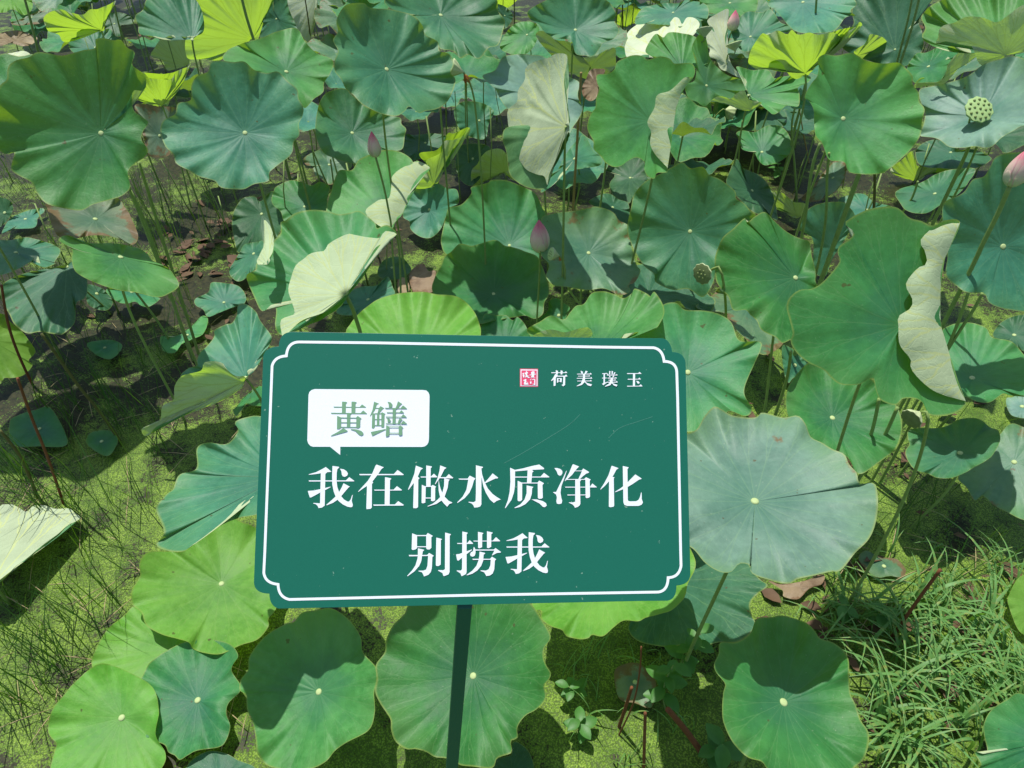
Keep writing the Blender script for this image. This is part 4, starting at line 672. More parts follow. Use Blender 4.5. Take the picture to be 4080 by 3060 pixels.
GL = [
 Z(Z1, K6, WO),
 Z(Z1, K6, '815,216 1325,216 1380,157 1468,222 1465,232 825,234/1070,77 1178,118 1140,145 1095,215 1010,325 935,388 870,430 805,478 800,472 870,395 940,320 1000,225 1055,95/932,325 1010,325 1020,345 1003,360 1000,710 980,728 925,733 920,715/1195,262 1285,280 1285,292 1268,302 1262,665 1190,665/1033,446 1320,446 1370,394 1443,450 1440,458 1042,460/1020,665 1340,663 1388,614 1470,668 1465,680 1030,682'),
 Z(Z1, K6, '1648,92 1752,133 1720,155 1675,255 1620,345 1540,448 1532,443 1580,330 1625,215/1618,345 1675,255 1702,277 1683,298 1680,700 1660,718 1612,718 1608,700/1715,253 1870,253 1912,210 1962,258 1958,265 1722,268/1800,90 1882,105 1882,118 1866,128 1864,400 1800,400/1735,375 1793,400 1787,636 1750,648 1732,640/1790,393 1873,393 1873,405 1790,405/1873,393 1895,376 1945,402 1932,420 1930,602 1900,618 1870,610/1787,562 1870,562 1870,575 1787,575/2005,90 2097,125 2065,150 2010,260 1932,370 1928,362 1965,280 1995,170/2005,262 2090,262 2132,217 2197,272 2190,280 2000,278/2065,278 2145,298 2128,320 2115,420 2070,548 2025,605 1950,655 1825,694 1818,688 1900,650 1965,595 2005,555 2040,480 2062,390/1983,290 1992,360 2010,430 2035,490 2070,550 2130,610 2183,635 2180,642 2140,655 2108,697 2060,650 2025,605 2000,540 1983,460 1980,380'),
 Z(Z2, K6, '355,88 458,112 455,125 436,133 435,660 420,690 385,705 330,709 320,680 295,650 245,632 250,624 320,630 350,615 355,500/100,284 232,284 265,240 348,282 325,310 300,400 260,490 190,570 85,641 78,635 160,550 215,450 243,300 110,298/600,207 682,270 675,280 640,282 485,355 482,345 550,270/436,150 445,220 480,330 530,430 600,510 670,560 720,590 660,610 618,642 560,590 500,490 465,400 436,260'),
 Z(Z2, K6, '930,155 1040,135 1180,98 1285,77 1358,132 1350,147 1180,155 930,177/857,123 930,157 928,380 915,480 880,590 790,718 782,712 825,600 850,480 862,330/928,254 1305,254 1355,200 1433,258 1430,266 928,268/1115,155 1175,155 1202,178 1182,195 1168,345 1105,345/968,316 1035,345 1033,595 1010,615 980,617 967,600/1030,342 1260,342 1285,312 1352,350 1350,360 1332,375 1337,565 1315,580 1280,580 1265,565 1263,355 1030,355/1100,384 1198,405 1180,430 1175,510 1150,590 1080,660 1000,700 925,718 922,710 1010,660 1070,590 1100,500/1172,588 1250,590 1340,615 1385,645 1395,680 1370,703 1340,700 1290,650'),
 Z(Z3, K3, '152,184 210,183 280,205 318,245 320,290 295,335 260,343 225,320 200,250/403,240 410,248 360,400 300,560 280,700 300,820 316,870 305,925 250,940 205,930 193,880 205,800 190,740 125,695 128,688 190,685 250,560 340,380/545,102 672,152 650,170 600,225 520,330 430,410 378,458 370,450 400,400 460,290 530,120/590,237 725,237 760,195 880,265 870,285 820,300 750,355 690,412 655,412 700,320 730,250 590,250/385,415 780,415 815,375 915,425 893,450 900,780 880,805 830,815 808,800 803,430 385,430/375,576 900,576 950,508 1043,583 1040,590 385,593/420,740 810,740 810,755 430,758/590,415 680,415 712,440 688,465 698,930 680,970 640,1000 583,1017 565,980 530,945 455,910 458,904 540,905 590,890'),
 Z(Z3, K3, '1360,135 1495,185 1490,195 1455,215 1370,370 1300,460 1210,560 1122,636 1117,628 1200,500 1290,330 1350,145/1300,460 1370,370 1415,378 1397,405 1407,975 1390,995 1320,1006 1295,990/1588,140 1710,168 1705,185 1685,205 1692,840 1700,870 1740,883 1870,880 1920,850 1950,790 1972,696 1983,698 1985,830 2010,905 1985,950 1920,978 1680,978 1620,955 1600,900/1855,320 1982,403 1975,415 1930,425 1800,515 1640,610 1430,691 1423,683 1540,610 1650,525 1750,420 1845,323'),
 Z(Z4, K6, '155,92 228,120 226,310 200,330 160,337 148,325/225,118 362,118 385,87 460,130 437,150 438,305 410,330 375,328 362,310 362,133 225,133/225,283 365,283 365,296 225,296/240,312 330,333 328,345 312,355 300,430 290,500 260,570 190,650 90,722 82,717 160,630 205,560 235,460 240,380/105,410 375,410 405,380 475,422 452,440 445,600 430,660 395,700 330,726 318,695 300,665 247,648 250,641 320,640 360,625 380,570 390,425 115,430/510,155 593,175 590,185 577,190 575,550 545,572 515,573 503,560/640,80 725,105 722,115 707,125 705,660 690,695 625,721 615,715 600,675 535,640 540,632 610,635 637,620'),
 Z(Z4, K6, '893,66 970,82 968,95 955,105 955,660 945,690 885,722 878,715 865,680 810,645 812,637 870,640 888,620/815,235 965,235 1000,192 1052,240 1048,247 822,248/800,402 850,395 960,355 1030,330 1035,337 985,375 830,497 815,480/1052,200 1340,200 1387,147 1448,203 1445,209 1062,212/1122,70 1200,87 1198,98 1185,105 1183,295 1145,312 1125,305/1255,62 1337,80 1335,93 1318,103 1316,290 1280,310 1255,305/1060,293 1068,296 1085,330 1087,380 1075,420 1045,436 1015,425 1005,400 1020,370 1050,355/1080,330 1355,330 1380,309 1460,365 1455,375 1400,380 1330,418 1328,412 1365,345 1080,345/1145,360 1227,380 1225,392 1205,405 1200,490 1170,570 1110,640 1040,685 960,709 955,703 1040,640 1100,570 1130,490 1143,420/1040,467 1300,467 1328,435 1390,473 1370,495 1362,620 1340,680 1300,710 1245,720 1235,700 1215,665 1160,645 1162,636 1240,640 1280,620 1305,560 1310,480 1048,482'),
]
_w = [[(float(a), float(b)) for a, b in (q.split(',') for q in pl.split())] for pl in WO.split('/')]
GL.append([[(Z4[0]+(1527+(x-60)*.942)*K6, Z4[1]+(76+(y-98)*.99)*K6) for x, y in pl] for pl in _w])
bub = '220,83 1990,98 2040,106 2075,135 2092,175 2095,210 2085,900 2078,950 2055,990 2020,1017 1975,1027 638,1024 637,1158 470,1024 195,1024 150,1010 115,970 100,920 120,180 135,130 170,98'
HUANG = '528,368 955,374 993,332 1060,380 1055,384 535,384/667,287 730,290 752,302 730,322 725,478 665,478/822,287 885,290 907,302 887,322 882,478 820,478/485,468 970,474 1012,430 1075,483 1070,488 492,485/748,480 825,482 803,505 800,706 745,706/587,520 653,546 650,712 620,735 583,735/650,545 895,549 920,520 985,562 965,575 962,700 930,725 898,715 900,560 650,558/652,623 900,625 900,636 652,634/650,698 900,700 900,711 650,709/688,717 760,767 740,778 490,848 482,843 600,780/805,733 900,740 980,765 1015,800 1010,830 980,843 945,830 880,765 810,742'
SHAN = '1190,288 1270,320 1235,335 1200,430 1130,527 1123,522 1165,420/1215,388 1270,390 1295,360 1355,395 1335,405 1280,470 1245,475 1265,402 1210,402/1160,475 1205,482 1200,705 1180,727 1152,715/1205,476 1300,478 1320,460 1375,487 1360,500 1355,700 1335,712 1308,705 1308,490 1205,489/1238,478 1275,478 1275,680 1235,680/1203,572 1308,572 1308,583 1203,583/1200,670 1308,670 1308,682 1200,682/1135,783 1375,733 1380,742 1160,849/1410,288 1460,300 1490,335 1485,370 1455,385 1430,372 1430,335/1580,282 1647,322 1625,335 1555,415 1535,400 1560,345/1368,387 1620,393 1662,348 1728,400 1722,404 1375,401/1495,395 1545,395 1538,640 1490,640/1395,459 1605,461 1635,426 1678,468 1672,473 1400,471/1380,531 1630,534 1665,493 1723,540 1718,545 1385,544/1398,555 1440,565 1462,595 1450,622 1425,628 1408,610 1410,580/1605,558 1655,578 1632,595 1600,640 1575,640 1590,590/1378,639 1632,639 1668,598 1728,648 1722,652 1385,651/1388,676 1440,695 1437,840 1410,855 1380,855/1440,694 1592,694 1615,676 1667,707 1647,718 1650,828 1620,840 1592,832 1592,706 1440,706/1437,796 1592,796 1592,809 1437,809'
SM = ['620,172 830,172 850,155 870,182 620,184/690,138 725,150 718,205 692,205/765,140 798,150 792,205 765,205/680,200 722,215 690,260 620,310 616,300 650,255/655,255 690,245 685,380 655,388/705,225 830,225 850,205 875,235 838,240 835,370 805,392 780,370 803,360 808,240 705,240/708,258 730,265 728,330 708,335/728,262 760,262 785,265 780,328 755,325 757,275 728,275/728,305 757,305 757,315 728,315',
 '1080,145 1118,165 1110,195 1090,185/1160,145 1192,160 1155,200 1140,195/1025,194 1225,193 1240,178 1255,205 1025,204/1118,200 1150,200 1148,300 1118,300/1040,228 1205,226 1215,215 1230,236 1040,237/1020,261 1235,259 1248,245 1265,270 1020,271/1028,304 1228,302 1240,288 1258,312 1028,314/1115,270 1152,275 1140,330 1100,370 1020,392 1018,385 1085,345/1145,305 1180,340 1260,362 1240,390 1190,375 1145,325',
 '1420,187 1470,187 1485,178 1492,198 1420,198/1442,195 1462,195 1462,340 1440,345/1418,257 1490,255 1490,266 1418,268/1418,350 1500,320 1502,328 1440,372 1430,370/1530,150 1550,155 1545,205 1528,205/1568,150 1590,155 1585,205 1568,205/1490,180 1520,205 1505,215/1610,170 1632,178 1605,210 1595,205/1495,211 1640,209 1650,198 1662,220 1495,222/1530,222 1550,235 1545,255 1530,245/1590,222 1612,228 1590,255 1580,250/1505,257 1625,256 1638,246 1650,268 1505,269/1520,289 1610,288 1625,280 1635,300 1520,301/1495,321 1640,319 1650,305 1663,332 1495,333/1558,260 1590,262 1580,330 1545,375 1465,398 1462,392 1530,345/1575,325 1600,350 1660,368 1645,395 1605,380 1570,340',
 '1812,185 1985,185 2008,165 2040,195 1812,198/1905,190 1938,190 1935,388 1903,388/1822,275 1985,275 2005,255 2030,283 1822,287/1810,384 2000,384 2028,360 2055,393 1812,396/1955,305 1990,312 2010,335 1998,350 1975,345']
SEAL = ['575,520 650,470 715,490 700,540 660,560 730,640 720,800 680,820 625,780 620,690 575,670 640,620 600,580/740,460 850,440 850,320 900,320 900,430 970,400 975,450 1015,490 920,520 940,600 920,650 1035,680 1030,715 950,720 1155,810 1020,850 900,750 820,825 790,820 840,750 780,760 830,690 820,580 755,565 760,500',
 '630,1020 820,925 880,960 850,1030 880,1150 830,1220 950,1220 1035,1290 1020,1330 740,1340 680,1290 690,1240 740,1220 680,1140 790,1080 640,1040/930,1130 1010,1190 990,1215 930,1170',
 '1225,400 1310,400 1310,330 1360,350 1490,390 1480,450 1400,510 1520,530 1560,580 1550,605 1400,595 1450,640 1430,780 1380,830 1300,800 1190,770 1240,750 1260,640 1110,660 1095,620 1270,580 1220,530/1180,820 1280,830 1240,885/1470,795 1525,840 1510,870 1445,820',
 '1180,920 1255,1005 1150,1010/1145,1080 1200,1130 1260,1085 1230,1270 1180,1275 1145,1240/1290,960 1400,915 1500,930 1530,990 1530,1360 1480,1360 1290,1290 1450,1275 1455,970 1300,995']
for g in GL: link_mesh('character', sheets(g, .0004), M_SW, sign)
bub_o = link_mesh('speech_bubble', sheets(Z(Z5, K5, bub), .0003), M_SW, sign)
for g in (HUANG, SHAN): 
    o = link_mesh('character', sheets(Z(Z5, K5, g), .0007), M_GT); o.parent = bub_o; o.data.transform(Matrix.Translation(-Vector(sign.location)))
for g in SM: link_mesh('character', sheets(Z(Z6, K66, g), .0004), M_SW, sign)
seal = link_mesh('seal_emblem', sheets(Z(Z7, K7, '395,165 1725,175 1725,1500 395,1495'), .0003), M_RED, sign)
for poly, lf, m_, nm in (('450,215 1690,235 1685,1440 450,1440', .0006, M_SW, 'frame'), ('512,290 1630,298 1622,1388 505,1380', .0009, M_RED, 'field')):
    o = link_mesh(nm, sheets(Z(Z7, K7, poly), lf), m_); o.parent = seal; o.data.transform(Matrix.Translation(-Vector(sign.location)))
for g in SEAL:
    o = link_mesh('character', sheets(Z(Z7, K7, g), .0012), M_SW); o.parent = seal; o.data.transform(Matrix.Translation(-Vector(sign.location)))
M_SCR = simple('scratch_pale', (.09, .28, .20), .6)
for pth in ([(2008, 1846), (2100, 1795), (2200, 1735), (2270, 1690), (2312, 1650)], [(2425, 1745), (2470, 1705), (2540, 1680), (2600, 1660)]):
    link_mesh('scratch', ribbon_mesh(smooth(pth, 24, False), 1.2, .0002, False), M_SCR, sign)
# post: a square tube behind the board, leaning slightly towards the bank
pt_ = onsign((1851, 2405), -.018); pb = at_depth((1800, 3060), float((pt_-CAMP)@FW)*1.26)
ax = (pt_-pb)/np.linalg.norm(pt_-pb); foot = pb+(pb-pt_)*((pb[2]+.2)/(pt_[2]-pb[2])); top = onsign((1874, 1900), -.022)
e1 = SX-ax*(SX@ax); e1 /= np.linalg.norm(e1); e2 = np.cross(ax, e1)
V = []
for Q in (foot, pt_, onsign((1880, 2100), -.018)):
    for a, b in ((-1, -1), (1, -1), (1, 1), (-1, 1)): V.append(Q+e1*a*.0102+e2*b*.0085)
Fp = [(0, 3, 2, 1), (8, 9, 10, 11)]+[(i+4*k, (i+1) % 4+4*k, (i+1) % 4+4+4*k, i+4+4*k) for i in range(4) for k in range(2)]
me = mesh_from('post', V, Fp, smooth_=False); bm = bmesh.new(); bm.from_mesh(me); bmesh.ops.recalc_face_normals(bm, faces=bm.faces)
bmesh.ops.bevel(bm, geom=[e for e in bm.edges], offset=.0012, segments=2, affect='EDGES', profile=.5); bm.to_mesh(me); bm.free()
link_mesh('post', me, M_POST, sign)

# ------------------------------------------------------------------ stalks, buds, pods
def zb(p):
    i = int(round((p[0]+400)/26.0)); j = int(round((p[1]+300)/26.0))
    if 0 <= i < GX.shape[1] and 0 <= j < GX.shape[0]: return zbuf[j*GX.shape[1]+i]
    return 1e9
def stalk_plane(pts, zend, behind_ok=False, skip=1):   # the upright plane (world y) in which a stalk stands
    y = at_z(pts[-1], zend)[1]
    if not behind_ok:
        for p in pts[:-1] if len(pts) > 2 else pts[:1]:
            zz = zb(p)
            if zz < 1e8: y = min(y, (at_depth(p, zz-.035))[1])
    return y
def on_y(p, y):
    r = ray(p); return CAMP+r*(y/r[1])
def stalk_path(pts, y, n=22):
    Q = smooth(pts, n, False); P = [on_y(q, y) for q in Q]
    while P[-1][2] < -.05 and len(P) > 3: P.pop()
    if P[-1][2] > -.03:
        d = P[-1]-P[-3]; d = d/np.linalg.norm(d); d[2] = min(d[2], -.5); e = P[-1].copy(); k = 0
        while e[2] > -.05 and k < 80:
            d = d*.9+np.array([0, 0, -.1]); d /= np.linalg.norm(d); e = e+d*.03; P.append(e.copy()); k += 1
    return np.array(P)
M_TAN = simple('stalk_tan', (.30, .22, .08), .7, .2, .3, 50)
def lone(c, pts, label, r=.0045, mat=None, zend=.0, group=None, bo=False, name='lotus_stalk', cat='stalk'):
    pts = px(c, pts); y = stalk_plane(pts, zend, bo); P = stalk_path(pts, y)
    v, f = tube(P, np.linspace(r*.9, r*1.1, len(P)), 8)
    o = link_mesh(name, mesh_from(name, v, f), mat or M_STEM); tag(o, label, cat, group); return o
GS = 'bare lotus stalks'
lone('D', [(110, 800), (200, 1050), (300, 1300), (400, 1590)], 'tall red-brown bare stalk in the rushes at the left', .0045, M_REDST, group=GS)
lone('D', [(10, 215), (25, 320), (45, 430)], 'short red stub rising at the left edge over the light green leaf', .005, M_REDST, .35, GS)
lone('D', [(260, 520), (480, 830), (640, 1030), (750, 1190)], 'olive stalk slanting right through the rushes from the drooping leaf', .0055, M_BRST, group=GS)
lone('D', [(0, 1130), (130, 1300), (240, 1560)], 'orange-brown stalk slanting in from the left edge among the rushes', .0055, M_BRST, group=GS)
lone('A', [(875, 1020), (960, 1300), (1065, 1640), (1180, 2000), (1250, 2230)], 'long olive stalk running down from beside the largest left leaf', .006, None, group=GS)
lone('A', [(820, 1200), (900, 1370), (1005, 1650), (1110, 1960), (1215, 2270)], 'thicker olive stalk just left of the long one under the largest left leaf', .0065, None, group=GS)
lone('H', [(1685, 410), (1560, 580), (1370, 850)], 'stiff dark red dead stalk leaning over the duckweed at right', .005, M_REDST, group=GS)
lone('G', [(1920, 895), (1910, 1050), (1870, 1250), (1780, 1450)], 'thin curved red stalk in front of the dim olive leaf', .0022, M_REDST, group=GS)
lone('G', [(1945, 1310), (1940, 1480), (1935, 1690)], 'upright orange-brown stub at the bottom edge right of the post', .004, M_REDST, group=GS)
lone('G', [(1860, 1150), (1820, 1280), (1780, 1400)], 'short dark red stub beside the thin curved red stalk', .0045, M_REDST, group=GS)
lone('H', [(-30, 1290), (80, 1420), (185, 1565)], 'thick brown dead stalk lying near the bottom leaf at right', .008, M_REDST, group=GS)
lone('C', [(1512, -40), (1480, 130), (1415, 385)], 'left one of the two pale stalks crossing the very dark leaf', .0075, None, .5, GS)
lone('C', [(1560, -40), (1510, 160), (1435, 395)], 'right one of the two pale stalks crossing the very dark leaf', .0085, None, .5, GS)
lone('A', [(140, -60), (190, 120), (240, 325)], 'stalk crossing the top left corner in front of the mottled leaf', .009, None, .4, GS)
lone('A', [(705, -40), (735, 100), (770, 250)], 'stalk crossing the dark blue leaf near the top left', .006, None, .3, GS)
lone('A', [(1510, -60), (1550, 100), (1595, 245)], 'stalk crossing the large pale translucent leaf at the top', .008, None, .5, GS)
lone('A', [(1915, -40), (1940, 120), (1960, 290)], 'dark stalk in front of the pale hanging leaf at the top', .005, M_BRST, .3, GS)
lone('B', [(1120, -40), (1122, 150), (1127, 335)], 'straight dark stalk at the top centre in front of the small light leaf', .005, M_BRST, .3, GS)
lone('B', [(1800, -40), (1803, 150), (1798, 330)], 'olive stalk at the top between the torn-notched leaf and the white one', .006, M_BRST, .2, GS)
lone('B', [(1775, -40), (1768, 70)], 'short piece of stalk at the top edge beside the olive one', .005, None, .4, GS)
lone('C', [(908, -40), (900, 80), (888, 208)], 'stalk at the top in front of the wide grey-green leaf', .006, None, .4, GS)
lone('B', [(1541, 455), (1535, 560), (1530, 650)], 'cut dead stub with a pink end beside the dry curled leaf', .006, M_TAN, .25, GS)
lone('E', [(1300, 930), (1250, 1150), (1150, 1370)], 'olive stalk over the yellow-green leaf, left one of a pair', .0058, None, .15, GS)
lone('E', [(1415, 985), (1330, 1170), (1175, 1430)], 'olive stalk over the yellow-green leaf, right one of a pair', .0062, None, .15, GS)
lone('E', [(745, 630), (720, 800), (645, 1035)], 'stalk in the dark gap between the sign and the big flap leaf', .006, None, .1, GS)
lone('E', [(1860, 265), (1830, 360), (1795, 455)], 'left one of two stalks below the leaf behind the right pink bud', .005, None, .1, GS)
lone('E', [(1950, 265), (1900, 360), (1845, 445)], 'right one of two stalks below the leaf behind the right pink bud', .005, None, .1, GS)
lone('C', [(770, 680), (750, 800), (768, 1040), (782, 1260)], 'bright green bent stalk in the muddy gap at right', .006, None, .05, GS)
lone('C', [(800, 700), (825, 850), (852, 980)], 'yellowed dead stalk in the muddy gap at right', .004, M_TAN, .05, GS)
lone('C', [(930, 900), (880, 1050), (840, 1330)], 'stalk from under the round leaf leaning left through the muddy gap', .006, None, .05, GS)
lone('C', [(985, 960), (972, 1120), (970, 1270)], 'upright stalk right of the leaning one in the muddy gap', .005, None, .05, GS)
lone('C', [(1180, 1080), (1150, 1160), (1125, 1230)], 'thick stalk below the round leaf at right', .009, None, .1, GS)
lone('C', [(1272, 1090), (1272, 1180), (1270, 1260)], 'thin olive stalk below the round leaf at right', .005, M_BRST, .1, GS)
lone('C', [(1545, 1140), (1510, 1240), (1455, 1325)], 'pale green bent stalk under the lime cup at right', .006, None, .1, GS)
lone('C', [(135, 650), (110, 780), (85, 900)], 'stalk under the pointed leaf, left one of three', .006, None, .1, GS)
lone('C', [(212, 670), (190, 800), (145, 1030)], 'stalk under the pointed leaf, middle one of three', .007, None, .05, GS)
lone('C', [(60, 590), (105, 720), (130, 900), (125, 1040)], 'curved stalk under the pointed leaf, beside the narrow pale flap', .007, None, .05, GS)
lone('C', [(440, 760), (425, 880), (415, 1000)], 'stalk left of the small half-shadowed leaf', .005, None, .05, GS)
lone('A', [(1855, 870), (1900, 1030), (1930, 1150)], 'stalk right of the frilled blue-green leaf, left one of three', .006, None, .05, GS)
lone('A', [(1970, 950), (2020, 1070), (2060, 1160)], 'stalk right of the frilled blue-green leaf, middle one of three', .005, None, .05, GS)
lone('A', [(2080, 1000), (2090, 1080), (2098, 1140)], 'stalk right of the frilled blue-green leaf, right one of three', .005, None, .05, GS)

# lathe along an axis
def frame(ax):
    ax = ax/np.linalg.norm(ax); u = np.cross(ax, [.2, .9, .1]); u /= np.linalg.norm(u); return ax, u, np.cross(ax, u)
def bud_mat():
    t = NT('bud_petal'); tc = t.n('ShaderNodeTexCoord'); s = t.n('ShaderNodeSeparateXYZ'); t.t.links.new(tc.outputs['UV'], s.inputs[0])
    v = s.outputs[1]; n = t.noise(tc.outputs['Object'], 120.0, 3.0)
    vv = t.math('ADD', v, t.math('MULTIPLY', t.math('SUBTRACT', n, .5), .25))
    c = t.mix(t.ramp(vv, .1, .55), (.66, .72, .46), (.90, .68, .56)); c = t.mix(t.ramp(vv, .5, .95), c, (.88, .20, .32))
    ed = t.ramp(t.math('ABSOLUTE', t.math('SUBTRACT', s.outputs[0], .5)), .40, .5); c = t.mix(t.math('MULTIPLY', ed, .7), c, (.80, .36, .46))
    st = t.math('SINE', t.math('MULTIPLY', s.outputs[0], 90.0)); c = t.mix(t.math('MULTIPLY_ADD', st, .06, .06), c, (.62, .30, .40))
    b = t.bsdf(c, .5, .3, t.bump(st, .15, .0006)); tr = t.n('ShaderNodeBsdfTranslucent'); t.put(tr.inputs[0], c); mx = t.n('ShaderNodeMixShader'); mx.inputs[0].default_value = .35
    t.t.links.new(b.outputs[0], mx.inputs[1]); t.t.links.new(tr.outputs[0], mx.inputs[2]); t.t.links.new(mx.outputs[0], t.out.inputs[0]); return t.m
M_BUD = bud_mat()
def bprof(s): return 1.08*(math.sin(math.pi*min(1, .04+s*.96)**.66))**.8+.02*(1-s)
def petal(O, ax, u, w, Ln, Rr, ph, half, off, ext, n=9, m=14):
    V = []; F = []; UV = []
    for i in range(m):
        s = i/(m-1); st = s*ext; hw = half*(math.sin(math.pi*min(.999, .12+.88*s))**.55 if s < .999 else .02)
        for k in range(n):
            q = k/(n-1)*2-1; a = ph+q*hw; r = Rr*bprof(min(st, .985))*(1+off-.03*abs(q)**3)
            V.append(O+ax*Ln*st*(1+.01*off)+(u*math.cos(a)+w*math.sin(a))*r)
    for i in range(m-1):
        for k in range(n-1):
            F.append((i*n+k, i*n+k+1, (i+1)*n+k+1, (i+1)*n+k)); UV.append(tuple(((kk)/(n-1), ii/(m-1)*ext) for ii, kk in ((i, k), (i, k+1), (i+1, k+1), (i+1, k))))
    return mesh_from('petal', V, F, UV)
def bud(c, base, tip, wpx, stalk, label, zend=.1, r=.0042):
    pts = px(c, stalk); base, tip = px(c, [base, tip]); y = stalk_plane([base, tip]+pts, zend)
    B = on_y(base, y); T = on_y(tip, y); ax, u, w = frame(T-B); Ln = np.linalg.norm(T-B); Rr = wpx/2/FPX*float((B-CAMP)@FW)
    P = stalk_path(pts, y); P[0] = B
    root = tag(empty('lotus_bud', (P[-1][0], P[-1][1], 0)), label, 'flower bud', 'lotus flower buds')
    rot = random.uniform(0, 6)
    V = []; F = []
    for i in range(14):
        s = i/13
        for k in range(16): a = 2*math.pi*k/16; V.append(B+ax*Ln*s*.985+(u*math.cos(a)+w*math.sin(a))*Rr*bprof(min(s, .985))*.93)
    for i in range(13):
        for k in range(16): F.append((i*16+k, i*16+(k+1) % 16, (i+1)*16+(k+1) % 16, (i+1)*16+k))
    uv = [tuple((.5, (q//16)/13) for q in f) for f in F]
    link_mesh('petal_core', mesh_from('petal_core', V, F, uv), M_BUD, root)
    for k in range(3): link_mesh('petal', petal(B, ax, u, w, Ln, Rr, rot+k*2.1+.5, 1.15, .0, 1.0), M_BUD, root)
    for k in range(3): link_mesh('petal', petal(B, ax, u, w, Ln, Rr, rot+k*2.1+1.5, .85, .07, .86), M_BUD, root)
    for k in range(2): link_mesh('petal', petal(B, ax, u, w, Ln, Rr, rot+k*2.6, .5, .12, .42), M_BUD, root)
    v, f = tube(P, r, 8); link_mesh('stalk', mesh_from('stalk', v, f), M_STEM, root)
bud('M', (1283, 472), (1276, 278), 68, [(1283, 472), (1278, 640), (1265, 860), (1260, 1005)], 'pink lotus bud standing just above the middle of the sign')
bud('B', (247, 985), (220, 826), 44, [(247, 985), (300, 1180), (330, 1330), (345, 1420), (355, 1600), (375, 1846)], 'slim pink bud on a long stalk in front of the pale-flapped leaf')
bud('C', (375, 190), (398, 62), 40, [(375, 190), (355, 240), (345, 280)], 'distant pink bud in front of the white folded leaf at the top', .45)
bud('C', (2125, 1165), (2255, 925), 72, [(2125, 1165), (2050, 1340), (1960, 1520), (1885, 1680), (1690, 2065)], 'large pink and green bud cut by the right edge on a thick stalk', .1, .0065)
M_POD = simple('pod_green', (.28, .42, .15), .55, .3, .3, 70, .002); M_FACE = simple('pod_face', (.32, .46, .17), .6, .3, .25, 120, .002)
M_PODP = simple('pod_pale', (.42, .48, .25), .55, .3, .35, 60, .002); M_PODD = simple('pod_face_dark', (.15, .19, .07), .6, .3, .4, 100, .002)
M_SEED = simple('seed_green', (.15, .20, .06), .5, .3, .2, 200); M_STA = simple('stamen_orange', (.42, .15, .04), .7, .2, .5, 200)
_ic = bmesh.new(); bmesh.ops.create_icosphere(_ic, subdivisions=2, radius=1.0); SEED_ME = bpy.data.meshes.new('seed'); _ic.to_mesh(SEED_ME); _ic.free()
SEED_ME.materials.append(M_SEED); SEED_ME.polygons.foreach_set('use_smooth', [True]*len(SEED_ME.polygons))
def pod(c, cen, wpx, axis, stalk, label, length=1.0, bodym=None, facem=None, seeds=0, stamens=None, zend=.1, ds=0.0):
    cen = px(c, [cen])[0]; pts = px(c, stalk); y = stalk_plane([cen]+pts, zend)-ds
    O = on_y(cen, y); d = float((O-CAMP)@FW); Rr = wpx/2/FPX*d
    ax = RT*axis[0]-UPV*axis[1]-FW*axis[2]; ax, u, w = frame(ax); apex = O-ax*Rr*1.5*length
    P = stalk_path(pts, y); root = tag(empty('lotus_seed_pod', (P[-1][0], P[-1][1], 0)), label, 'seed pod', 'lotus seed pods')
    P[0] = apex; P[1] = apex-ax*Rr*.35 if np.linalg.norm(P[1]-apex) > Rr*.2 else P[1]
    P = smooth(P[[0, 1]+list(range(3, len(P)))], 30, False)
    prof = [(0, .12), (.12, .2), (.35, .45), (.65, .78), (.88, .98), (.97, 1.02), (1.0, .97)]
    V = []; F = []; n = 40
    for s, r in prof:
        for k in range(n): a = 2*math.pi*k/n; rr = Rr*r*(1+.05*math.cos(a*10)*(s > .2)); V.append(apex+ax*Rr*1.5*length*s+(u*math.cos(a)+w*math.sin(a))*rr)
    for i in range(len(prof)-1):
        for k in range(n): F.append((i*n+k, i*n+(k+1) % n, (i+1)*n+(k+1) % n, (i+1)*n+k))
    link_mesh('receptacle', mesh_from('receptacle', V, F), bodym or M_POD, root)
    V = []; F = []
    for rr, z in ((.985, 0), (.8, .05), (.4, .09)):
        for k in range(n): a = 2*math.pi*k/n; V.append(O+(u*math.cos(a)+w*math.sin(a))*Rr*rr*(1+.05*math.cos(a*10)*(rr > .9))+ax*Rr*z)
    V.append(O+ax*Rr*.1)
    for i in range(2):
        for k in range(n): F.append((i*n+k, i*n+(k+1) % n, (i+1)*n+(k+1) % n, (i+1)*n+k))
    for k in range(n): F.append((2*n+k, 2*n+(k+1) % n, 3*n))
    face = link_mesh('pod_face', mesh_from('pod_face', V, F), facem or M_FACE, root)
    rl = Vector(root.location)
    if seeds:
        sp = [(0, 0)]+[(.4, a) for a in np.arange(6)/6*6.283]+[(.75, a+.2) for a in np.arange(12)/12*6.283]
        for rr, a in sp[:seeds]:
            o = bpy.data.objects.new('seed', SEED_ME); C.objects.link(o); o.parent = face
            o.location = Vector(O+(u*math.cos(a)+w*math.sin(a))*Rr*rr+ax*Rr*(.1-.06*rr))-rl; o.scale = (Rr*.10,)*3
    if stamens:
        parts = []; S0 = apex
        for k in range(34):
            a = random.uniform(0, 6.28); dd = (u*math.cos(a)+w*math.sin(a))*.5-ax*random.uniform(.2, 1.0)+np.array([0, 0, -.9])
            dd /= np.linalg.norm(dd); ln = Rr*random.uniform(.5, 1.0)*stamens
            parts.append(tube([S0+dd*ln*t+np.array([0, 0, -.2*ln*t*t]) for t in (.05, .4, .7, 1)], [.0008, .0012, .0014, .0006], 4))
        v, f = merge(parts); link_mesh('dried_stamens', mesh_from('dried_stamens', v, f), M_STA, root)
    v, f = tube(P, np.linspace(.004, .0048, len(P)), 8); link_mesh('stalk', mesh_from('stalk', v, f), M_STEM, root)
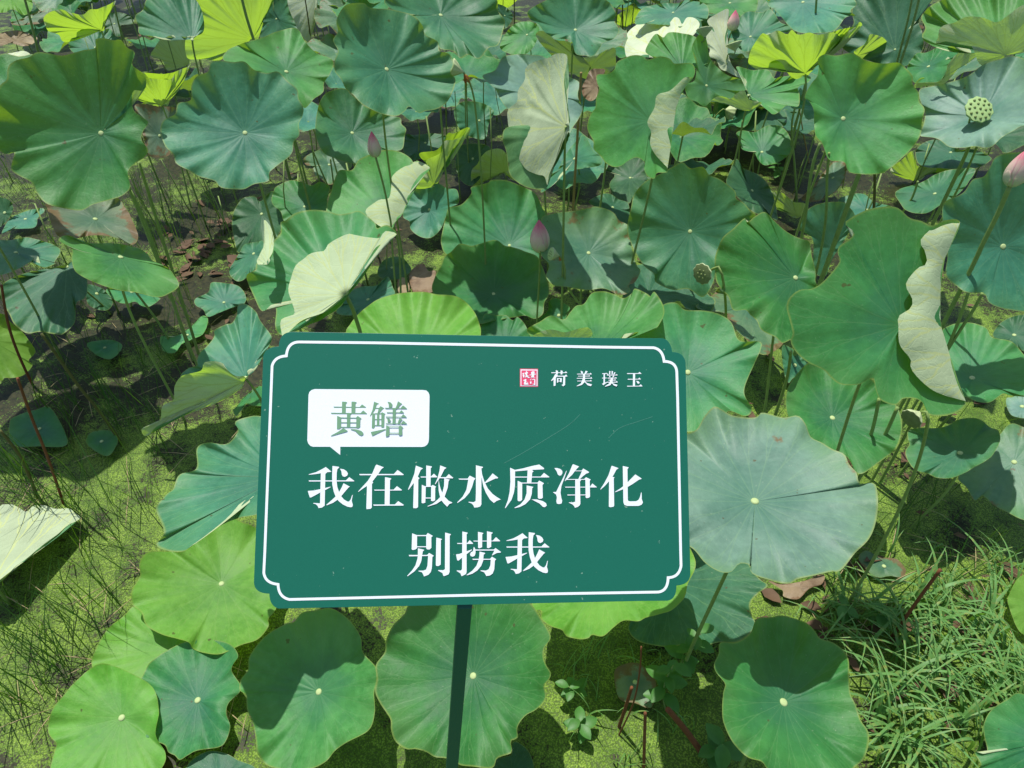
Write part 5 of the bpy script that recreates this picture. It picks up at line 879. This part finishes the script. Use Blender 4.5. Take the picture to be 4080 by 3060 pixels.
pod('B', (722, 425), 70, (-1, -.28, .25), [(850, 500), (875, 680), (895, 880), (905, 1000), (915, 1150)], 'nodding green seed pod with orange dried stamens on a tall stalk', 1.0, M_PODP, None, 0, 1.3, .1)
pod('M', (1350, 492), 52, (-1, -.12, .5), [(1430, 530), (1440, 600), (1440, 660), (1480, 740), (1530, 805)], 'small pale seed pod with brown stamens beside the central pink bud', 1.0, M_PODP, None, 7, .8, .05)
pod('C', (1932, 688), 108, (-.02, -.15, 1.0), [(1925, 765), (1860, 950), (1760, 1170), (1640, 1415)], 'flat round seed pod facing the viewer in front of the grey leaf', .7, M_POD, M_FACE, 19, None, .1)
pod('E', (185, 145), 84, (-.75, .35, .55), [(262, 95), (300, 110), (320, 200)], 'seed pod with a dark pitted face left of the creased green leaf', .8, M_PODP, M_PODD, 7, None, .3, .05)
pod('E', (1500, 1060), 84, (-.75, .45, .25), [(1590, 1000), (1610, 1040), (1600, 1120)], 'pale seed pod peeping out under the big flap leaf', .9, M_PODP, M_PODD, 0, None, .1)
pod('C', (372, 705), 60, (1, .15, -.35), [(305, 690), (250, 760), (215, 850), (190, 950)], 'striped pale seed pod hanging sideways under the pointed leaf', .7, M_PODP, None, 0, None, .1)
pod('C', (200, 180), 62, (-.1, -1, .2), [(185, 255), (180, 300)], 'green seed pod between the brilliant white leaf and the white folded leaf', .7, M_PODP, None, 7, None, .5)
pod('C', (385, 270), 60, (-.3, -1, .3), [(350, 330), (340, 380)], 'pale seed pod just below the distant pink bud', .7, M_PODP, None, 7, None, .4)

# ------------------------------------------------------------------ more leaves low in the shade behind, and their thin stalks
rngF = np.random.RandomState(5)
def flat_leaf_mesh(seed):
    r = np.random.RandomState(seed); n, m = 64, 8; ph = r.uniform(0, 6.28, 4); V = [(0, 0, 0)]; F = []; UV = []
    for i in range(1, m+1):
        t = i/m
        for k in range(n):
            a = 2*math.pi*k/n; R = 1+.07*math.sin(2*a+ph[0])+.05*math.sin(5*a+ph[1])+.03*math.sin(9*a+ph[2])
            z = .22*t**.8+t**2.5*(.06*math.sin(3*a+ph[2])+.07*math.sin(5*a+ph[3])+.05*math.sin(11*a+ph[0]))
            V.append((R*t*math.cos(a), R*t*math.sin(a), z))
    for k in range(n):
        q = (k+1) % n; ua, ub = k/n*NV, (k+1)/n*NV
        F.append((0, 1+k, 1+q)); UV.append(((ua, 0), (ua, 1/m), (ub, 1/m)))
        for i in range(m-1):
            F.append((1+i*n+k, 1+(i+1)*n+k, 1+(i+1)*n+q, 1+i*n+q)); UV.append(((ua, (i+1)/m), (ua, (i+2)/m), (ub, (i+2)/m), (ub, (i+1)/m)))
    return mesh_from('blade', V, F, UV)
FM = []
for k, mk in enumerate(['d', 'b', 'g', 'd', 'g', 'b', 'd', 'B']):
    me = flat_leaf_mesh(40+k); me.materials.append(LM[mk]); FM.append(me)
OPEN = [px('A', [(0, 900), (1900, 900), (2000, 1900), (0, 1900)]), px('D', [(0, 0), (2300, 0), (2300, 3300), (0, 3300)]), px('C', [(560, 950), (1400, 950), (1400, 1450), (560, 1450)])]
ST_ME = bpy.data.meshes.new('stalk'); v, f = tube([(0, 0, 0), (.01, .0, .3), (-.006, .01, .65), (0, 0, 1.0)], [.0048, .0045, .0042, .004], 6)
ST_ME.from_pydata([tuple(map(float, q)) for q in v], [], f); ST_ME.materials.append(M_STEM); ST_ME.polygons.foreach_set('use_smooth', [True]*len(f))
placed = []; tries = 0; nfar = 0
while tries < 30000 and len(placed)-nfar < 168:
    tries += 1
    y = rngF.uniform(2.4, 9.0); x = rngF.uniform(-.85, .85)*y*1.05; hz = rngF.uniform(.12, .85); r = rngF.uniform(.15, .28)
    p = proj((x, y, hz))
    if 1:
        if p[1] > 1500 or p[1] < -150 or p[0] < -250 or p[0] > 4330: continue
        if any(inside(np.array([[p[0], p[1]]]), np.array(o))[0] for o in OPEN): continue
        ok = True; rp = r*FPX/p[2]; free = 0
        for a in np.arange(0, 6.28, .5):
            if zb((p[0]+rp*math.cos(a), p[1]+rp*math.sin(a)*.6)) < p[2]-r*.2: pass
            elif zb((p[0]+rp*math.cos(a), p[1]+rp*math.sin(a)*.6)) < 1e8: ok = False; break
        free = sum(zb((p[0]+rp*q_*math.cos(a), p[1]+rp*q_*math.sin(a)*.6)) > 1e8 and -60 < p[1]+rp*q_*math.sin(a)*.6 and 0 < p[0]+rp*q_*math.cos(a) < 4080 for a in np.arange(0, 6.28, .7) for q_ in (.4, .9))
        if zb(p) < 1e8 and zb(p) > p[2]: ok = False
        if free < 5: ok = False
        if not ok: continue
    if any(math.hypot(x-a, y-b) < .48*(r+c_) for a, b, c_ in placed): continue
    placed.append((x, y, r))
    root = empty('lotus_leaf', (x, y, 0)); far = False
    tag(root, 'lotus leaf of the crowded field at the far top of the photo' if far else 'shaded small lotus leaf low among the stalks between the bigger leaves', 'lotus leaf', 'far lotus leaves' if far else 'low shaded lotus leaves')
    b = bpy.data.objects.new('blade', FM[rngF.randint(8)]); C.objects.link(b); b.parent = root
    b.location = (0, 0, hz); b.scale = (r, r, r*rngF.uniform(.8, 1.3)); b.rotation_euler = (rngF.uniform(-.1, .5), rngF.uniform(-.3, .3), rngF.uniform(0, 6.28))
    s = bpy.data.objects.new('stalk', ST_ME); C.objects.link(s); s.parent = root; s.location = (0, 0, -.05); s.scale = (1, 1, hz+.055); s.rotation_euler = (0, 0, rngF.uniform(0, 6))
for k, (x, y, hz, r) in enumerate([(-2.02, 2.35, 1.5, .29), (-1.95, 2.75, 1.05, .22), (-2.6, 2.9, 1.3, .25)]):  # unseen leaves added out of view to throw shade over the rushes
    root = tag(empty('lotus_leaf', (x, y, 0)), 'unseen tall lotus leaf added beyond the left edge to shade the rushes', 'lotus leaf', 'added shade leaves beyond the left edge')
    b = bpy.data.objects.new('blade', FM[[1, 2, 5, 6, 1, 2][k]]); C.objects.link(b); b.parent = root; b.location = (0, 0, hz); b.scale = (r, r, r); b.rotation_euler = (.1*k, -.1, k)
    s = bpy.data.objects.new('stalk', ST_ME); C.objects.link(s); s.parent = root; s.location = (0, 0, -.05); s.scale = (1, 1, hz+.055)
    print('offframe', proj((x+r, y, hz))[0])
k = 0
while k < 120:
    y = rngF.uniform(2.9, 8.0); x = rngF.uniform(-.8, .8)*y; p = proj((x, y, 0))
    if p[1] > 1150: continue
    h = rngF.uniform(.25, .7); q = proj((x, y, h))
    if zb(q) < 1e8 and zb(q) > q[2]: continue
    if zb(((p[0]+q[0])/2, (p[1]+q[1])/2)) < 1e8 and zb(((p[0]+q[0])/2, (p[1]+q[1])/2)) > p[2]: continue
    s = bpy.data.objects.new('lotus_stalk', ST_ME); C.objects.link(s); s.location = (x, y, -.03); s.scale = (rngF.uniform(.6, 1.1),)*2+(h,)
    s.rotation_euler = (rngF.uniform(-.16, .16), rngF.uniform(-.16, .16), rngF.uniform(0, 6))
    tag(s, 'thin bare stalk in the shade among many others between the leaves', 'stalk', 'thin background stalks'); k += 1

# ------------------------------------------------------------------ rushes, grass, litter
def grassblade(base, h, lean, bend, w, n=8, tilt=0.0):
    P = []; dirv = np.array([math.cos(lean), math.sin(lean), 0])
    for i in range(n+1):
        t = i/n; P.append(base+np.array([0, 0, h*(t-(.35*bend if bend < .4 else .52*bend+.05)*t**2.4)])+dirv*h*((bend if bend < .4 else .62*bend)*t**1.8+tilt*t))
    side = np.cross(dirv, [0, 0, 1]); V = []; F = []
    for i, q in enumerate(P):
        t = i/n; ww = w*(1-t**2.2)*(.6+.4*min(1, t*4)); 
        V += [q-side*ww, q+dirv*ww*.25+np.array([0, 0, ww*.25]), q+side*ww]
    for i in range(n): a = i*3; F += [(a, a+1, a+4, a+3), (a+1, a+2, a+5, a+4)]
    return V, F
def infront(X):
    q = proj(X); z = zb(q); return z < 1e8 and z > q[2]-.02
def scatter(polys, num, hr, br, wr, seed, zb_check=True, clump=0):
    r = np.random.RandomState(seed); parts = []; poly = [np.array(p) for p in polys]; areas = []
    k = 0; guard = 0
    while k < num and guard < num*30:
        guard += 1; P = poly[r.randint(len(poly))]; q = np.array([r.uniform(P[:, 0].min(), P[:, 0].max()), r.uniform(P[:, 1].min(), P[:, 1].max())])
        if not inside(q[None], P)[0]: continue
        B0 = at_z(q, 0.0)
        for c_ in range(max(1, clump)):
            B = B0+np.array([r.normal(0, .012), r.normal(0, .012), 0]) if clump else B0
            h = r.uniform(*hr); ln = r.uniform(0, 6.28); bd_ = r.uniform(*br); w = r.uniform(*wr)
            v, f = grassblade(B, h, ln, bd_, w, tilt=r.uniform(0, .5) if wr[1] < .0022 else r.uniform(0, .15))
            if zb_check and (infront(B) or any(infront(v[q_]) for q_ in (4, 7, 10, 13, 16, 19, 22, 25))): continue
            parts.append((v, f)); k += 1
    return merge(parts)
M_RUSH = simple('rush_green', (.026, .095, .012), .5, .35, .5, 25, .001, (.10, .22, .01))
M_GRS = simple('grass_green', (.13, .29, .075), .5, .35, .4, 20, .001, (.20, .42, .03))
M_DRY = simple('dry_straw', (.36, .29, .15), .7, .2, .3, 30)
left_poly = [(0, 1230), (420, 1150), (760, 1180), (900, 1500), (700, 1750), (640, 2080), (520, 2400), (330, 2700), (120, 2850), (0, 2950)]
mid_poly = [(0, 700), (600, 760), (900, 780), (1000, 900), (600, 1150), (0, 1250)]
v, f = scatter([left_poly], 560, (.10, .42), (.0, .35), (.0011, .0021), 3, True, 3)
v2, f2 = scatter([mid_poly], 480, (.1, .4), (.02, .3), (.001, .002), 4, True, 3)
v3, f3 = scatter([[(2900, 1700), (4080, 1650), (4080, 2500), (3200, 2400)]], 220, (.1, .3), (.02, .5), (.001, .002), 9, True, 2)
vv, ff = merge([(v, f), (v2, f2), (v3, f3)])
tag(link_mesh('rushes', mesh_from('rushes', vv, ff), M_RUSH), 'thin dark green rushes standing in the duckweed water', 'rushes', kind='stuff')
v, f = scatter([[(3350, 2420), (3700, 2350), (4080, 2380), (4080, 3060), (3450, 3060), (3440, 2700)]], 350, (.14, .34), (.5, 1.5), (.0030, .0068), 5, True, 5)
v2, f2 = scatter([[(3130, 2250), (3800, 2150), (4080, 2250), (4080, 2500), (3250, 2550)]], 120, (.10, .24), (.4, 1.2), (.0024, .0042), 6, True, 4)
v3, f3 = scatter([[(2250, 2550), (2700, 2500), (2850, 3060), (2250, 3060)]], 60, (.06, .2), (.2, .9), (.0016, .003), 16, True, 3)
vv, ff = merge([(v, f), (v2, f2), (v3, f3)])
nt_ = M_GRS.node_tree; 
_pb = [n_ for n_ in nt_.nodes if n_.type == 'BSDF_PRINCIPLED'][0]; _old = _pb.inputs['Base Color'].links[0].from_socket
_ns = nt_.nodes.new('ShaderNodeTexNoise'); _ns.inputs['Scale'].default_value = 70; _tc = nt_.nodes.new('ShaderNodeTexCoord'); nt_.links.new(_tc.outputs['Object'], _ns.inputs['Vector'])
_mr = nt_.nodes.new('ShaderNodeMapRange'); _mr.inputs[1].default_value = .52; _mr.inputs[2].default_value = .72; nt_.links.new(_ns.outputs[0], _mr.inputs[0])
_mx = nt_.nodes.new('ShaderNodeMix'); _mx.data_type = 'RGBA'; nt_.links.new(_mr.outputs[0], _mx.inputs[0]); nt_.links.new(_old, _mx.inputs[6]); _mx.inputs[7].default_value = (.26, .30, .07, 1)
nt_.links.new(_mx.outputs[2], _pb.inputs['Base Color'])
tag(link_mesh('grass', mesh_from('grass', vv, ff), M_GRS), 'lush green grass tufts growing out of the water at bottom right', 'grass', kind='stuff')
r = np.random.RandomState(12); parts = []
for k in range(170):                # fallen straw lying about
    q = (r.uniform(0, 1000), r.uniform(1250, 2950)) if k < 120 else (r.uniform(3200, 4080), r.uniform(1900, 2700))
    X = at_z(q, .006+r.uniform(0, .03)); a = r.uniform(0, 3.14); ln = r.uniform(.04, .2); d = np.array([math.cos(a), math.sin(a), r.uniform(-.05, .05)])*ln/2
    if infront(X): continue
    parts.append(tube([X-d, X+np.array([0, 0, .004]), X+d], [.0012, .0015, .0008], 4))
v, f = merge(parts); tag(link_mesh('fallen_straw', mesh_from('fallen_straw', v, f), M_DRY), 'dry straw-coloured bits of dead stalk floating on the water', 'straw', kind='stuff')
M_LIT = simple('litter_brown', (.10, .058, .03), .7, .25, .6, 18, .002)
parts = []
for k in range(400):
    if k < 70: q = (r.uniform(640, 980), r.uniform(880, 1130))
    elif k < 290: q = (r.uniform(0, 4080), r.uniform(0, 1350))
    else: q = (r.uniform(2900, 4080), r.uniform(1300, 2900))
    X = at_z(q, .004+r.uniform(0, .02))
    if X[1] > 9: continue
    a = r.uniform(0, 6.28); s = r.uniform(.01, .055); e1_ = np.array([math.cos(a), math.sin(a), r.uniform(-.3, .3)])*s; e2_ = np.array([-math.sin(a), math.cos(a), r.uniform(-.4, .4)])*s*r.uniform(.3, .6)
    up = np.array([0, 0, s*r.uniform(.0, .3)])
    V = [X-e1_, X-e1_*.3-e2_+up, X-e1_*.3+e2_+up, X, X+e1_*.4-e2_*.8+up, X+e1_*.4+e2_*.8+up*.6, X+e1_]
    parts.append((V, [(0, 1, 3), (0, 3, 2), (1, 4, 3), (3, 5, 2), (3, 4, 6), (3, 6, 5)]))
v, f = merge(parts); tag(link_mesh('leaf_litter', mesh_from('leaf_litter', v, f), M_LIT), 'brown rotting leaf scraps on the water between the stalks', 'leaf litter', kind='stuff')
# small leafy weeds
M_WEED = simple('weed_green', (.07, .21, .04), .45, .35, .3, 60, .001, (.15, .35, .03))
def weed(c, p, h, nl, size, label, seed):
    r = np.random.RandomState(seed); q = px(c, [p])[0]; B = at_z(q, 0); root = tag(empty('water_weed', (B[0], B[1], 0)), label, 'plant', 'small leafy weeds')
    P = [B+np.array([.02*math.sin(t*3+seed), .02*math.cos(t*2+seed), h*t]) for t in np.linspace(-.1, 1, 8)]
    v, f = tube(P, .0018, 5); link_mesh('stem', mesh_from('stem', v, f), M_STEM, root)
    for k in range(nl):
        t = .35+.65*k/(nl-1); Q = B+np.array([.02*math.sin(t*3+seed), .02*math.cos(t*2+seed), h*t]); a = k*2.4+seed; d = np.array([math.cos(a), math.sin(a), .25-.1*(k % 2)]); sd_ = np.array([-math.sin(a), math.cos(a), 0])
        V = []; F = []; s = size*r.uniform(.7, 1.1)
        for i in range(7):
            u_ = i/6; w_ = s*.32*math.sin(math.pi*min(.98, u_*.95+.04))**.8; cc = Q+d*s*u_-np.array([0, 0, s*.25*u_*u_])
            V += [cc-sd_*w_+np.array([0, 0, w_*.3]), cc, cc+sd_*w_+np.array([0, 0, w_*.3])]
        for i in range(6): F += [(i*3, i*3+1, i*3+4, i*3+3), (i*3+1, i*3+2, i*3+5, i*3+4)]
        link_mesh('leaf', mesh_from('leaf', V, F), M_WEED, root)
weed('G', (1480, 1200), .10, 7, .05, 'bright rosette weed in the gap right of the post', 1)
weed('G', (1560, 1400), .08, 7, .055, 'trailing weed with oval leaves below the bright rosette', 2)
weed('G', (2060, 1250), .22, 10, .06, 'leafy weed standing just left of the shadowed leaf at bottom right', 3)
weed('H', (60, 1100), .24, 10, .055, 'tall weed between the dim olive leaf and the shadowed leaf', 4)
weed('H', (230, 1640), .10, 6, .07, 'round-leaved weed at the bottom edge left of the shadowed leaf', 5)
weed('H', (1000, 740), .10, 8, .05, 'silvery weed right above the shadowed leaf at bottom right', 6)
weed('H', (1250, 760), .12, 8, .05, 'pale weed between the silvery one and the dead red stalk', 7)
weed('C', (650, 1130), .12, 7, .07, 'small weed on the mud in the gap at right', 8)
